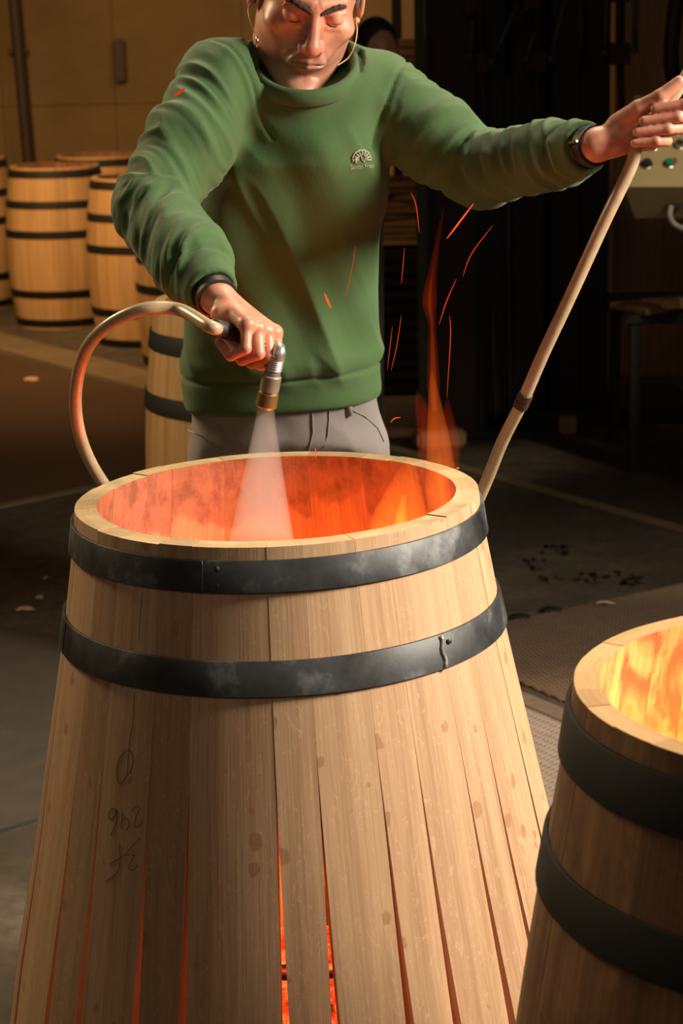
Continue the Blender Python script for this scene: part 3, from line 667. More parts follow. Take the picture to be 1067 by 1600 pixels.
# body: head, neck, inner torso, arms and hands in one mesh
yaw = D(6); pit = D(24); rol = D(-8.5)     # turn, nod and tilt of the head
fw = nrm(A(math.sin(yaw), -math.cos(yaw)*math.cos(pit), -math.sin(pit))); upv = nrm(A(0, 0, 1)-fw*fw[2]); rt = nrm(np.cross(upv, fw))
if rt[0] < 0: rt = -rt
upv = nrm(upv*math.cos(rol)+rt*math.sin(rol)*-1); rt = nrm(rt-upv*(rt@upv)); rt = nrm(rt-fw*(rt@fw))
HB = np.stack([rt, fw, upv], 1)      # columns: local x,y,z in world
HS = 1.09
HC = at(491, 31, 3.37)-HB@A(0, .09, 0)*HS     # head centre at eye level
def hw(p): return HC+HB@(A(*p)*HS)
def f_head_local(q):
    ax = np.abs(q[:, 0]); S = np.stack([ax, q[:, 1], q[:, 2]], 1)
    d = ell(q, (0, -.022, .035), (.077, .098, .088))
    d = smin(d, ell(q, (0, .028, -.036), (.064, .066, .090)), .03)
    d = smin(d, ell(S, (.044, -.002, -.052), (.026, .042, .038)), .025)
    d = smin(d, caps(S, (.052, .004, -.082), (.017, .070, -.116), .018, .0175), .018)
    d = smin(d, ell(q, (0, .086, -.117), (.025, .019, .0175)), .014)
    d = smin(d, ell(S, (.047, .058, -.022), (.020, .020, .015)), .02)
    d = smin(d, caps(S, (.006, .088, .022), (.040, .076, .026), .0085, .0085), .014)
    d = smax(d, -ell(S, (.032, .104, .003), (.018, .018, .0125)), .012)
    d = smin(d, ell(S, (.0315, .0785, .001), (.0135, .0125, .0125)), .003)      # lid over the eyeball
    d = smin(d, caps(S, (.018, .088, .0115), (.046, .078, .011), .0032, .0030), .006)
    d = smax(d, -caps(S, (.021, .0925, -.0055), (.043, .084, -.0062), .0012), .0025)   # lash slit
    d = smin(d, caps(S, (.022, .087, -.0115), (.042, .080, -.013), .0028, .0022), .006)
    d = smin(d, caps(q, (0, .088, .014), (0, .111, -.030), .0085, .0105), .010)
    d = smin(d, ell(q, (0, .113, -.037), (.0125, .0125, .011)), .008)
    d = smin(d, ell(S, (.0135, .100, -.040), (.0078, .011, .0085)), .006)
    d = smax(d, -ell(S, (.0065, .108, -.0492), (.0038, .006, .004)), .003)
    d = smin(d, ell(q, (0, .087, -.064), (.030, .016, .018)), .014)
    d = smin(d, caps(S, (0, .1015, -.0625), (.023, .089, -.0655), .0042, .0020), .005)
    d = smin(d, caps(S, (0, .0995, -.0705), (.021, .089, -.0690), .0050, .0022), .005)
    d = smax(d, -caps(S, (0, .108, -.0664), (.026, .0925, -.0682), .0018, .0012), .0028)
    d = smax(d, -caps(S, (.021, .1, -.042), (.034, .0865, -.068), .0026, .0018), .007)   # nasolabial fold
    d = smax(d, -ell(q, (0, .098, -.085), (.02, .008, .006)), .008)
    d = smax(d, -caps(S, (.005, .0985, .020), (.0045, .098, .034), .0012), .004)         # frown
    e = ell(S, (.083, -.008, -.003), (.0085, .019, .031)); e = smax(e, -ell(S, (.0905, -.004, .002), (.006, .011, .018)), .004); d = smin(d, e, .006)
    d = smin(d, caps(q, (0, -.035, -.055), (0, -.12, -.19), .055, .058), .012)
    return d
def f_head(P): return f_head_local(((P-HC)@HB)/HS)*HS
Vh, Qh = surf(f_head, HC-A(.13, .17, .29), HC+A(.13, .22, .16), .0021)
Vh = lap(Vh, Qh, 1, .4)
q = ((Vh-HC)@HB)/HS; S_ = np.stack([np.abs(q[:, 0]), q[:, 1], q[:, 2]], 1)
lip = 1-sm(np.minimum(caps(S_, (0, .1015, -.0625), (.022, .089, -.0655), .0035, .002), caps(S_, (0, .0995, -.0705), (.02, .089, -.0690), .0042, .0022)), 0, .003)
beard = (1-sm(q[:, 2], -.06, -.045))*sm(q[:, 1], -.03, .02)*(1-lip)*.4+(1-sm(ell(S_, (.012, .1, -.058), (.02, .012, .006)), 0, .004))*.3
nosered = (1-sm(ell(q, (0, .112, -.036), (.018, .02, .016)), 0, .01))*.35
tint_h = np.stack([np.clip(lip*.75+nosered, 0, 1), np.clip(beard, 0, 1)], 1)

def hand(O, g, w, n, Wr, fore, thumb, rt_=.0098, gl=1.0):
    O = A(*O); g = nrm(g); w = nrm(w); n = nrm(n)
    T = lambda a, b, c: O+g*a+w*b+n*c
    fa_ = [-.0315, -.0105, .0105, .0315]; L = [.86, 1.0, 1.05, .97]; fr = [.0078, .0088, .0092, .0092]
    fing = []
    for a, l, r_ in zip(fa_, L, fr):
        K = T(a*.98, .024*l, .024); P_ = T(a*1.05, .050*l, -.003); Dp = T(a*1.03, .029*l, -.0265); Tp = T(a*.98, -.004-.012*(l-.8)/.2, -.0225); fing.append((K, P_, Dp, Tp, r_))
    def f(P):
        d = caps(P, fore, Wr, .030, .0265)
        for (K, P_, Dp, Tp, r_) in fing: d = smin(d, caps(P, Wr+(K-Wr)*.08, K, .0195, .0118), .010)
        d = smin(d, ell(P, T(-.028, -.035, .010), (.014, .014, .014)), .014)
        th = thumb(T); d = smin(d, caps(P, T(.012, -.055, .012), th[0], .017, .0145), .012)
        f2 = np.full(len(P), 9.)
        for (K, P_, Dp, Tp, r_) in fing:
            e = smin(caps(P, K, P_, r_*1.18, r_*1.04), caps(P, P_, Dp, r_*1.06, r_*.95), .003); e = smin(e, caps(P, Dp, Tp, r_*.97, r_*.84), .003)
            e = smin(e, ell(P, K+n*.002, (.011, .011, .010)), .004); f2 = smin(f2, e, .0016)
        d = smin(d, f2, .005)
        t_ = smin(caps(P, th[0], th[1], .0138, .0112), caps(P, th[1], th[2], .0115, .0085), .004); d = smin(d, t_, .004); return d
    return f, fing, T
# right hand (image left) closed round the spray handle
fHA, fgA, TA = hand(OA, gA, wA, nA, WRh, ER+(WR-ER)*.6, lambda T: (T(.040, -.022, .008), T(.052, .012, -.008), T(.036, .036, -.022)))
VA, QA = surf(fHA, np.minimum(OA, WR)-.14, np.maximum(OA, WR)+.14, .0021)
# left hand (image right) closed round the hose, palm to the camera
fHB, fgB, TB = hand(OB, gB, wB, nB, WLh, EL+(WL-EL)*.6, lambda T: (T(.035, -.040, -.004), T(.054, -.020, -.014), T(.080, -.008, -.016)))
VB, QB = surf(fHB, np.minimum(OB, WL)-.15, np.maximum(OB, WL)+.15, .0021)
VA = lap(VA, QA, 1, .4); VB = lap(VB, QB, 1, .4)
def f_inner(P):
    d = loft(P, -.03); d = smax(d, P[:, 2]-CH[2]-.02, .05); d = smax(d, .9-P[:, 2], .02); nb_ = at(472, 120, 3.48)
    d = smin(d, caps(P, nb_, SR, .05, .045), .05); d = smin(d, caps(P, nb_, SL, .05, .045), .05); d = smin(d, caps(P, nb_+A(0, .02, 0), hw((0, -.07, -.11)), .058, .053), .03)
    d = smin(d, caps(P, SR, ER, .044, .036), .02); d = smin(d, caps(P, ER, WRh, .036, .026), .01); d = smin(d, caps(P, SL, EL, .044, .036), .02); d = smin(d, caps(P, EL, WLh, .036, .026), .01)
    cut = (P-NKc)@nn+.035; near = np.linalg.norm(P-NKc, axis=1) < .16; return np.where(near, smax(d, cut, .006), d)
Vi, Qi = surf(f_inner, (-.5, 2.9, .85), (.55, 3.75, 1.72), .009)
FV = np.concatenate([Vh, VA, VB, Vi]); o1, o2, o3 = len(Vh), len(Vh)+len(VA), len(Vh)+len(VA)+len(VB)
FQ = np.concatenate([Qh, QA+o1, QB+o2, Qi+o3])
person = mk('person', FV-wroot, FQ, M['skin'], None, True); person.location = tuple(wroot)
ca = person.data.color_attributes.new('tint', 'FLOAT_COLOR', 'POINT'); cc = np.zeros((len(FV), 4), np.float32); cc[:, 3] = 1; cc[:len(Vh), :2] = tint_h
def kn(V_, fg):
    r_ = np.zeros(len(V_))
    for (K, P_, Dp, Tp, rr) in fg:
        for c in (K, P_, Dp): r_ = np.maximum(r_, .3*(1-sm(np.linalg.norm(V_-c, axis=1), .008, .02)))
    return r_
cc[o1:o2, 0] = kn(VA, fgA); cc[o2:o3, 0] = kn(VB, fgB); ca.data.foreach_set('color', cc.ravel())
tag(person, 'man in a green sweatshirt and grey trousers bending over the barrel, holding a spray hose', 'person')
sweat = mk('sweatshirt', V, Q, M['sweat'], person, True)
bvh = BVHTree.FromPolygons([Vector(v) for v in V], [tuple(int(i) for i in f) for f in Q])
def on_shirt(px, py, off=.001):
    d = nrm(ray(px, py)); h = bvh.ray_cast(Vector(CP), Vector(d)); 
    return (A(*h[0])+A(*h[1])*off*(1 if A(*h[1])@d < 0 else -1)) if h[0] is not None else at(px, py, 3.4)
# collar band
g = G(); rows = []
for k in range(72):
    a = k*2*PI/72; e_ = A(math.cos(a), math.sin(a))
    def cp(dr, dz): return NKc+NFr@A(e_[0]*(NA_+dr), e_[1]*(NB_+dr), dz)
    rows.append([cp(.006, -.024), cp(.0095, -.020), cp(.0095, -.010), cp(.0075, .000), cp(.001, .005), cp(-.007, .001), cp(-.009, -.012)])
Vc = np.array(rows).reshape(-1, 3); m_ = 7; Fc = [(i*m_+j, ((i+1) % 72)*m_+j, ((i+1) % 72)*m_+(j+1) % m_, i*m_+(j+1) % m_) for i in range(72) for j in range(m_)]
mk('collar', Vc, Fc, M['sweat'], sweat, True)
# embroidered emblem on the chest
emb = G()
for k in range(9):
    a0 = PI*(k/8.0); x0 = 565; y0 = 250
    emb.tube([on_shirt(x0+13*math.cos(a0)*s, y0-14*math.sin(a0)*s, .0012) for s in (.45, .75, 1.0)], [.0012, .0018, .0014], 6)
emb.tube([on_shirt(x0+x, y0+y, .0012) for x, y in ((-14, 3), (-15, -4), (-11, -11), (-4, -15), (3, -15), (10, -11), (13, -4), (13, 2))], .0015, 6)
emb.tube([on_shirt(x0+x, y0+y, .0012) for x, y in ((-7, 2), (-6, -6), (-2, -8), (0, 0), (3, 3), (6, -4), (8, 0))], .0011, 6)
emb.tube([on_shirt(x0+x, y0+y, .0012) for x, y in ((-10, 5), (-10, -3))], .0022, 6)
emb.build('emblem', M['thread'], sweat, True)
fc = bpy.data.curves.new('t', 'FONT'); fc.body = 'Saoon Frea'; fc.size = 1; fc.align_x = 'CENTER'; to = bpy.data.objects.new('t', fc); COL.objects.link(to)
bpy.context.view_layer.update(); tm = bpy.data.meshes.new_from_object(to.evaluated_get(bpy.context.evaluated_depsgraph_get()))
tv = np.array([v.co[:] for v in tm.vertices]); sc_ = 36/(tv[:, 0].max()-tv[:, 0].min()); TV = [on_shirt(565+v[0]*sc_, 263-v[0]*sc_*.09-v[1]*sc_*1.25, .0012) for v in tv]
mk('embroidered_word', TV, [tuple(p.vertices) for p in tm.polygons], M['thread'], sweat, False); bpy.data.objects.remove(to)
# trousers and shoes
KR = A(at(372, 720, 3.6)[0]-.005, 3.60, .52); KL = A(at(530, 720, 3.6)[0]+.03, 3.60, .52); AR = KR+A(-.03, .11, -.44); AL = KL+A(.04, .11, -.44)
HRp = A(at(378, 690, 3.59)[0], 3.60, .90); HLp = A(at(528, 690, 3.59)[0], 3.60, .90)
def f_tr(P):
    d = loft(P, -.013); d = smax(d, P[:, 2]-at(440, 600, 3.56)[2]-.012, .01); d = smax(d, .93-P[:, 2], .04)
    for Hp, K, An in ((HRp, KR, AR), (HLp, KL, AL)):
        d = smin(d, caps(P, Hp+A(0, 0, .02), K, .094, .070), .03); d = smin(d, caps(P, K, An, .070, .055), .02)
    d = smax(d, .07-P[:, 2], .005); return d
Vt, Qt = surf(f_tr, (-.42, 3.35, .03), (.35, 3.9, 1.12), .0055); Nt = vnorm(Vt, Qt)
fd = (1-np.abs(vnoise(np.stack([Vt[:, 0]*9+Vt[:, 2]*12, Vt[:, 2]*11-Vt[:, 0]*6, Vt[:, 1]*8], 1)))*2)*.004+(1-np.abs(vnoise(np.stack([Vt[:, 0]*22, Vt[:, 2]*16+Vt[:, 0]*8, Vt[:, 1]*9+4], 1)))*2)*.002
Vt = lap(Vt+Nt*fd[:, None], Qt, 1, .4); tr = mk('trousers', Vt, Qt, M['trouser'], person, True)
bvt = BVHTree.FromPolygons([Vector(v) for v in Vt], [tuple(int(i) for i in f) for f in Qt])
def on_tr(px, py, off=.001):
    d = nrm(ray(px, py)); h = bvt.ray_cast(Vector(CP), Vector(d)); return (A(*h[0])-d*off) if h[0] is not None else at(px, py, 3.42)
G().tube([on_tr(487+x, y, .0015) for x, y in ((0, 625), (1, 650), (2, 675), (-3, 697), (-6, 705))], .0013, 6).build('fly_seam', M['trouser'], tr, True)
G().tube([on_tr(x, y, .0012) for x, y in ((515, 630), (514, 655), (512, 680), (505, 700))], .0010, 6).build('fly_seam', M['trouser'], tr, True)
G().tube([on_tr(x, y, .002) for x, y in ((293, 672), (315, 682), (345, 700), (352, 712))], .0012, 6).build('pocket_edge', M['trouser'], tr, True)
G().tube([on_tr(x, y, .002) for x, y in ((548, 640), (570, 650), (590, 668), (600, 690))], .0012, 6).build('pocket_edge', M['trouser'], tr, True)
for x in (372, 545): G().tube([on_tr(x, 625, .004), on_tr(x+1, 650, .004)], .006, 6, flat=.35, up=(0, 1, 0)).build('belt_loop', M['trouser'], tr, True)
for An, s in ((AR, -1), (AL, 1)):
    def f_sh(P, An=An):
        h = A(An[0], An[1]+.02, .045); d = caps(P, h, h+A(s*.03, -.16, -.005), .042, .036); d = smin(d, caps(P, h, h+A(0, 0, .07), .04, .045), .03); return smax(d, .004-P[:, 2], .006)
    Vs, Qs = surf(f_sh, (An[0]-.12, An[1]-.25, -.02), (An[0]+.12, An[1]+.12, .2), .007); mk('shoe', Vs, Qs, M['shoe'], person, True)
# hair, brows, ear plugs
def f_hair(P):
    q = ((P-HC)@HB)/HS; d = ell(q, (0, -.026, .040), (.0835, .100, .091))
    d = smax(d, q[:, 1]-.052+(.065-q[:, 2])*.35, .01); d = smax(d, -(q[:, 2]+.045+q[:, 1]*.9), .01)
    S = np.stack([np.abs(q[:, 0]), q[:, 1], q[:, 2]], 1); d = smax(d, -ell(S, (.085, -.01, -.005), (.018, .024, .034)), .006)
    d = smin(d, ell(S, (.0725, .014, .010), (.005, .008, .022)), .006); return d*HS
Vr, Qr = surf(f_hair, HC-A(.13, .16, .15), HC+A(.13, .16, .17), .004); Nr = vnorm(Vr, Qr); Vr = Vr+Nr*(vnoise(Vr*260)*.0012)[:, None]; mk('hair', Vr, Qr, M['hair'], person, True)
_hv = ((Vh-HC)@HB)/HS; bvl = BVHTree.FromPolygons([Vector(v) for v in _hv], [tuple(int(i) for i in f) for f in Qh])
def face(x, z, off=0.0):
    h = bvl.ray_cast(Vector((x, .3, z)), Vector((0, -1, 0))); return A(x, (h[0][1] if h[0] is not None else .08)+off, z)
for s in (-1, 1):
    BP = [face(s*x, z, .0002) for x, z in ((.0085, .0130), (.016, .0165), (.025, .0205), (.034, .0235), (.042, .0230), (.0485, .0175))]; br = [.0030, .0044, .0046, .0040, .0028, .0010]
    def fb_(P):
        q = ((P-HC)@HB)/HS; d = np.full(len(P), 9.)
        for i in range(5): d = smin(d, caps(q*A(1, 1, 1), BP[i], BP[i+1], br[i], br[i+1]), .002)
        return (d+vnoise(q*A(420, 200, 800))*.0007)*HS
    c = hw((s*.027, .09, .02)); Vb, Qb = surf(fb_, c-.045, c+.045, .0011); mk('eyebrow', Vb, Qb, M['brow'], person, True)
    G().tube([hw(face(s*x, z, .0002)) for x, z in ((.0195, -.0055), (.026, -.0078), (.034, -.0083), (.0435, -.0062))], [.0004, .0009, .0009, .0004], 6).build('eyelashes', M['brow'], person, True)
c1 = G().tube(spline([at(394, 2, 3.45), at(388, 14, 3.42), at(391, 32, 3.40), at(398, 52, 3.39), at(402, 66, 3.39), at(408, 82, 3.42)], 24), .0012, 6).build('ear_plug_cord', M['cord'], person, True)
G().tube([at(401, 56, 3.385), at(402, 64, 3.385), at(401, 74, 3.385)], [.0012, .0024, .0016], 8).build('metal_clip', M['gold'], c1, True)
G().tube(spline([at(556, 34, 3.45), at(558, 48, 3.42), at(554, 70, 3.40), at(544, 90, 3.40), at(526, 103, 3.39)], 24), .0012, 6).build('ear_plug_cord', M['cord'], person, True)
for px, py in ((396, 2), (557, 32)): G().tube([at(px, py, 3.46), at(px, py, 3.475)], [.005, .006], 8).build('ear_plug', M['cord'], person, True)
# watch on the left wrist, dark cuff on the right wrist
axw = nrm(WLh-EL); cw = WLh-axw*.008
def band(c, ax, r, w, t, name, mat, par, flat=1.0):
    R_ = frame(ax, (0, 0, 1)); return auto(G().lathe([(r, -w/2), (r+t, -w/2+.001), (r+t, w/2-.001), (r, w/2)], c, 36, R_, closed=True).build(name, mat, par, True), 40)
wt = band(cw, axw, .0285, .020, .003, 'watch_strap', M['watch'], person)
cN = nrm(CP-cw); pos = cw+nrm(cN-axw*(cN@axw))*.0325
R_ = np.stack([axw, nrm(np.cross(nrm(cN-axw*(cN@axw)), axw)), nrm(cN-axw*(cN@axw))], 1)
G().box(pos+R_[:, 1]*.012, (.024, .004, .004), R_, .001).build('buckle', M['gold'], wt)
bk = cw-nrm(cN-axw*(cN@axw))*.034; auto(G().lathe([(.0001, -.004), (.017, -.004), (.019, 0), (.017, .004), (.0001, .004)], bk, 24, R_[:, [1, 0, 2]]*A(1, 1, 1)).build('watch_case', M['chrome'], wt, True), 40)
axr = nrm(WRh-ER); band(WRh-axr*.004, axr, .0285, .022, .004, 'wrist_band', M['watch'], person)

# ------------------------------------------------------------------ spray hose with nozzle
hs = empty('spray_hose', at(425, 560, 2.96), 'long translucent hose held in both hands, ending in a metal spray nozzle', 'hose')
HB_dir = gB
pR = [OB+gB*.95+A(.25, .15, .5), OB+gB*.36+A(.03, 0, -.01), OB+gB*.16, OB+gB*.06, OB, OB-gB*.035, at(985, 262, 3.09), at(945, 345, 3.09), at(890, 465, 3.10), at(850, 550, 3.12), at(816, 628, 3.15), at(785, 690, 3.19), at(750, 775, 3.24), A(.16, 3.30, .75), A(.1, 3.42, .62), A(-.05, 3.46, .56), A(-.22, 3.42, .66), A(-.325, 3.28, .85), at(162, 756, 3.20), at(128, 690, 3.14), at(118, 620, 3.08), at(133, 550, 3.04), at(170, 508, 3.0), at(225, 483, 2.98), at(280, 484, 2.98)]
pk = OA-gA*.056
cable = spline(pR+[pk-gA*.02, pk], 340)
G().tube(cable, .0098, 12).build('hose', M['hose'], hs, True)
i0 = int(340*10/26); 
for dd in (-.6, .6):
    k = i0+int(dd*2.4); T_ = nrm(cable[k+1]-cable[k-1]); auto(G().lathe([(.0096, -.006), (.0118, -.006), (.0122, 0), (.0118, .006), (.0096, .006)], cable[k], 20, frame(T_)).build('hose_clamp', M['rust'], hs, True), 30)
j = hs
G().tube([pk-gA*.012, pk, OA, OA+gA*.05], [.0125, .013, .0125, .0125], 14).build('handle', M['rubber'], hs, True)
nt = at(432, 551, 2.93); nb0 = at(424, 585, 2.935); nb1 = at(415, 637, 2.94)
G().tube(spline([OA+gA*.045, OA+gA*.058, nt+A(.004, 0, .004), nt*.5+nb0*.5], 12), [.010]*12, 14).build('elbow_fitting', M['nozzle'], hs, True)
dn = nrm(nb1-nt); L_ = np.linalg.norm(nb1-nt); prof = [(.0095, 0)]
for k in range(7): prof += [(.0135, .004+k*.0035), (.0118, .0055+k*.0035)]
prof += [(.0122, .034), (.0145, .036), (.0145, .058), (.0125, .060)]
auto(G().lathe([(.002, 0)]+prof, nt, 24, frame(dn)).build('nozzle', M['nozzle'], hs, True), 35)
auto(G().lathe([(.0125, .060), (.0150, .062), (.0160, L_-.004), (.0130, L_), (.008, L_-.003)], nt, 24, frame(dn)).build('brass_ring', M['brass'], hs, True), 35)
# water
wd = nrm(at(411, 770, 2.97)-nb1)
tag(G().lathe([(.0005, .002), (.013, .0), (.017, .03), (.025, .075), (.036, .14), (.05, .22), (.0005, .22)], nb1+wd*.003, 28, frame(wd)).build('water_spray', M['spray'], None, True), 'pale cone of water sprayed from the nozzle down into the large barrel', 'water', None, 'stuff')

# ------------------------------------------------------------------ wood chips, plates, mats
def chip(px, py, l, w, lb, ang=0.3, z=.004):
    c = fl(px, py); R_ = np.array([[math.cos(ang), -math.sin(ang), 0], [math.sin(ang), math.cos(ang), 0], [0, 0, 1]])
    P = [c+R_@A(l*(t-.5), w*.3*math.sin(t*5), z+.004*math.sin(t*PI)) for t in np.linspace(0, 1, 7)]
    tag(G().tube(P, [w*.15, w*.4, w*.5, w*.45, w*.5, w*.35, w*.1], 6, flat=.25).build('wood_chip', M['board_pale'], None, True), lb, 'wood chip', 'wood chips on the floor')
chip(40, 955, .055, .03, 'largest pale wood chip on the concrete, left of the large barrel')
chip(62, 937, .02, .02, 'small wood chip just behind the largest pale one')
chip(72, 906, .02, .012, 'thin wood chip farthest behind the largest pale one', 1.2)
chip(50, 595, .06, .06, 'small wood scrap on the brown floor near the far barrels')
chip(945, 951, .06, .012, 'pale splinter lying on the steel mesh mat', -.1, .016)
G_ = G().lathe([(.0001, .008), (.84, .008), (.85, .006), (.85, .0005), (.0001, .0005)], (-1.25, 4.75, 0), 72); tag(auto(G_.build('round_floor_plate', M['disc'], None, True), 30), 'big dark round plate lying on the floor left of the large barrel', 'floor plate')
def matmesh(o, u, v, nu, nv, su, sv, mask, name, lb):
    """expanded metal: diamond strands as ridged ribbons"""
    root = empty(name, (o[0], o[1], 0), lb, 'floor mat'); V = []; Fc = []
    def rib(a, b, w):
        d = b-a; d = d/np.linalg.norm(d); s = A(-d[1], d[0], 0)*w; k = len(V)
        V.extend([a-s+A(0, 0, .004), a+A(0, 0, .010), a+s+A(0, 0, .004), b-s+A(0, 0, .004), b+A(0, 0, .010), b+s+A(0, 0, .004)]); Fc.extend([(k, k+1, k+4, k+3), (k+1, k+2, k+5, k+4)])
    u = A(*u, 0); v = A(*v, 0); o = A(*o, 0)
    for i in range(nu):
        for j in range(nv):
            c = o+u*su*(i+(.5 if j % 2 else 0))+v*sv*j
            if not mask(c): continue
            t = c+v*sv; rib(c, t+u*su*.5, .0024); rib(c, t-u*su*.5, .0024)
    ok = [o+u*su*i+v*sv*j for i in range(0, nu, 4) for j in range(0, nv, 4) if mask(o+u*su*i+v*sv*j)]; g = G()
    for c in ok: g.add([c+A(0, 0, .0015), c+u*su*4+A(0, 0, .0015), c+u*su*4+v*sv*4+A(0, 0, .0015), c+v*sv*4+A(0, 0, .0015)], [(0, 3, 2, 1)])
    tag(g.build('dark_sheet', M['rubber'], root), kind='stuff')  # dark sheet added beneath so the mesh openings read as shaded
    m = mk('steel_mesh', V, Fc, M['mat'], root, False); tag(m, kind='stuff')
    return root
cE = at(790, 975, 1); pE = fl(775, 978)[:2]; qE = fl(1100, 908)[:2]; uE = nrm(qE-pE); vE = A(uE[1], -uE[0])
s0 = fl(800, 1090)[:2]; s1 = fl(880, 1124)[:2]; sd = nrm(s1-s0); sn = A(-sd[1], sd[0])
mA = matmesh(pE-uE*.25, uE, vE, 140, 96, .0135, .0230, lambda c: (c[:2]-s0)@sn > .035 and math.hypot(c[0]-base2[0], c[1]-base2[1]) > .46 and math.hypot(c[0]-base1[0], c[1]-base1[1]) > .53, 'steel_mesh_mat', 'expanded steel mesh mat on the floor right of the large barrel, reaching the right edge')
a0 = s0-sd*.5; mB = matmesh(a0-sn*.03, sd, -sn, 110, 34, .0150, .0260, lambda c: c[0] > .2 and c[1] < 4.95 and math.hypot(c[0]-base2[0], c[1]-base2[1]) > .46 and math.hypot(c[0]-base1[0], c[1]-base1[1]) > .53, 'steel_mesh_mat', 'coarser steel mesh mat squeezed between the two burning barrels')
a_, b_ = s0-sd*.3, s0+sd*.9; fs = [(*(a_+sn*.03), .001), (*(a_-sn*.028), .001), (*(b_-sn*.028), .001), (*(b_+sn*.03), .001)]
mk('edge_strip', fs+[(x, y, .012) for x, y, z in fs], [(0, 1, 2, 3), (4, 7, 6, 5), (0, 4, 5, 1), (1, 5, 6, 2), (2, 6, 7, 3), (3, 7, 4, 0)], M['mat'], mA, False)
# two small loops at the mat's far edge
for px, py in ((812, 968), (862, 957)):
    c = fl(px, py); mk('edge_tab', *(lambda g: (np.concatenate(g.V), g.F))(G().lathe([(.0001, .012), (.03, .010), (.032, .002)], c, 14)), M['rubber'], mA, True)
# worn black stencil marks on the concrete
rm = random.Random(4)
g = G()
for (x0_, y0_, x1_, y1_, n) in ((845, 852, 885, 870, 9), (820, 872, 850, 890, 7), (845, 900, 880, 912, 7), (885, 895, 930, 912, 10), (945, 892, 970, 905, 5), (958, 900, 1010, 914, 12)):
    for k in range(n):
        px = rm.uniform(x0_, x1_); py = rm.uniform(y0_, y1_); wdt = rm.uniform(3, 8); hgt = rm.uniform(1.5, 4); sk = rm.uniform(-3, 3)
        P = [fl(px-wdt, py+rm.uniform(-1, 1)), fl(px-wdt*.3, py+hgt), fl(px+wdt, py+hgt*.6), fl(px+wdt*.8+sk, py-hgt*.5), fl(px-wdt*.2+sk, py-hgt)]
        g.add([(*p[:2], .0006) for p in P], [(0, 1, 2, 3, 4)])
o = g.build('floor_marking', M['paint_mark'], None, False); o.parent = floor; tag(o, None, None, None, 'stuff')

# ------------------------------------------------------------------ workshop machinery behind
def bx(x0, y0, x1, y1, Y, dep, name, mat, parent=None, bev=.004, smooth=False):
    """box whose front face covers the pixel rectangle at depth Y"""
    a = at(x0, y0, Y); b = at(x1, y1, Y); c = at(x0, y1, Y); xm0 = (a[0]+c[0])/2; xm1 = (at(x1, y0, Y)[0]+b[0])/2
    return G().box(((xm0+xm1)/2, Y+dep/2, (a[2]+b[2])/2), (abs(xm1-xm0), dep, abs(a[2]-b[2])), bev=bev).build(name, mat, parent, smooth)
YM = 8.15
mc = empty('press', (at(900, 600, YM)[0], YM+.3, 0), 'tall black machine with hanging clamps filling the dark background at right', 'machine')
zb = at(900, 600, YM)[2]
def colm(x0, x1, Y, dep, name, mat, z0=0.0, z1=3.2, par=mc):
    xa = at(x0, 300, Y)[0]; xb = at(x1, 300, Y)[0]; return G().box(((xa+xb)/2, Y+dep/2, (z0+z1)/2), (xb-xa, dep, z1-z0), bev=.005).build(name, mat, par)
colm(745, 950, YM+.55, .08, 'back_plate', M['black']); colm(673, 744, YM, .35, 'upright', M['brown_steel']); colm(744, 790, YM+.1, .3, 'upright', M['black'])
colm(800, 850, YM+.2, .2, 'upright', M['black']); colm(862, 905, YM+.15, .25, 'upright', M['black']); colm(905, 952, YM+.3, .2, 'upright', M['black'])
colm(760, 1100, YM+.1, .6, 'base_plate', M['black'], .0, .06)
def clamp(cx, cy, w, h, rodx, Y, arms):
    c = bx(cx-w/2, cy-h/2, cx+w/2, cy+h/2, Y, .08, 'clamp_block', M['rust'], mc)
    G().tube([at(rodx, -40, Y+.04), at(cx, cy-h/2, Y+.04)], .017, 10).build('clamp_rod', M['rust'], c, True)
    G().tube([at(cx, cy+h/2, Y+.04), at(cx+3, cy+h/2+90, Y+.04)], .014, 10).build('clamp_rod', M['brown_steel'], c, True)
    for (x0_, y0_, x1_, y1_) in arms:
        G().tube([at(x0_, y0_, Y-.03), at(x1_, y1_, Y-.03)], .011, 8).build('link_arm', M['nozzle'] if False else M['grey_dark'], c, True)
        G().lathe([(.0001, .012), (.014, .012), (.014, -.01), (.0001, -.01)], at(x0_, y0_, Y-.035), 12, frame((0, -1, 0))).build('bolt', M['grey_dark'], c, True)
M['grey_dark'] = plain('dull_grey_steel', (.07, .068, .065), .5, .3, .3, 20)
clamp(753, 98, 18, 32, 745, YM-.1, [(767, 97, 808, 10), (735, 88, 738, 30)])
clamp(838, 96, 34, 30, 840, YM-.1, [(860, 92, 882, 0), (822, 92, 834, 50)])
clamp(969, 84, 32, 34, 970, YM-.1, [(945, 83, 948, -10), (992, 78, 993, -10)])
bx(727, -30, 745, 25, YM-.12, .1, 'clamp_head', M['rust'], mc); bx(818, -30, 845, 15, YM-.12, .1, 'clamp_head', M['rust'], mc); bx(955, -30, 985, 3, YM-.12, .1, 'clamp_head', M['rust'], mc)
for k, (x, y0_, y1_) in enumerate(((722, 20, 120), (793, 120, 700), (905, 0, 90), (770, 480, 700))):
    G().tube([at(x, y0_, YM+.05), at(x+3, y1_ if y1_ < 660 else 655, YM+.05)], .012, 8).build('guide_bar', M['grey_dark'], mc, True)
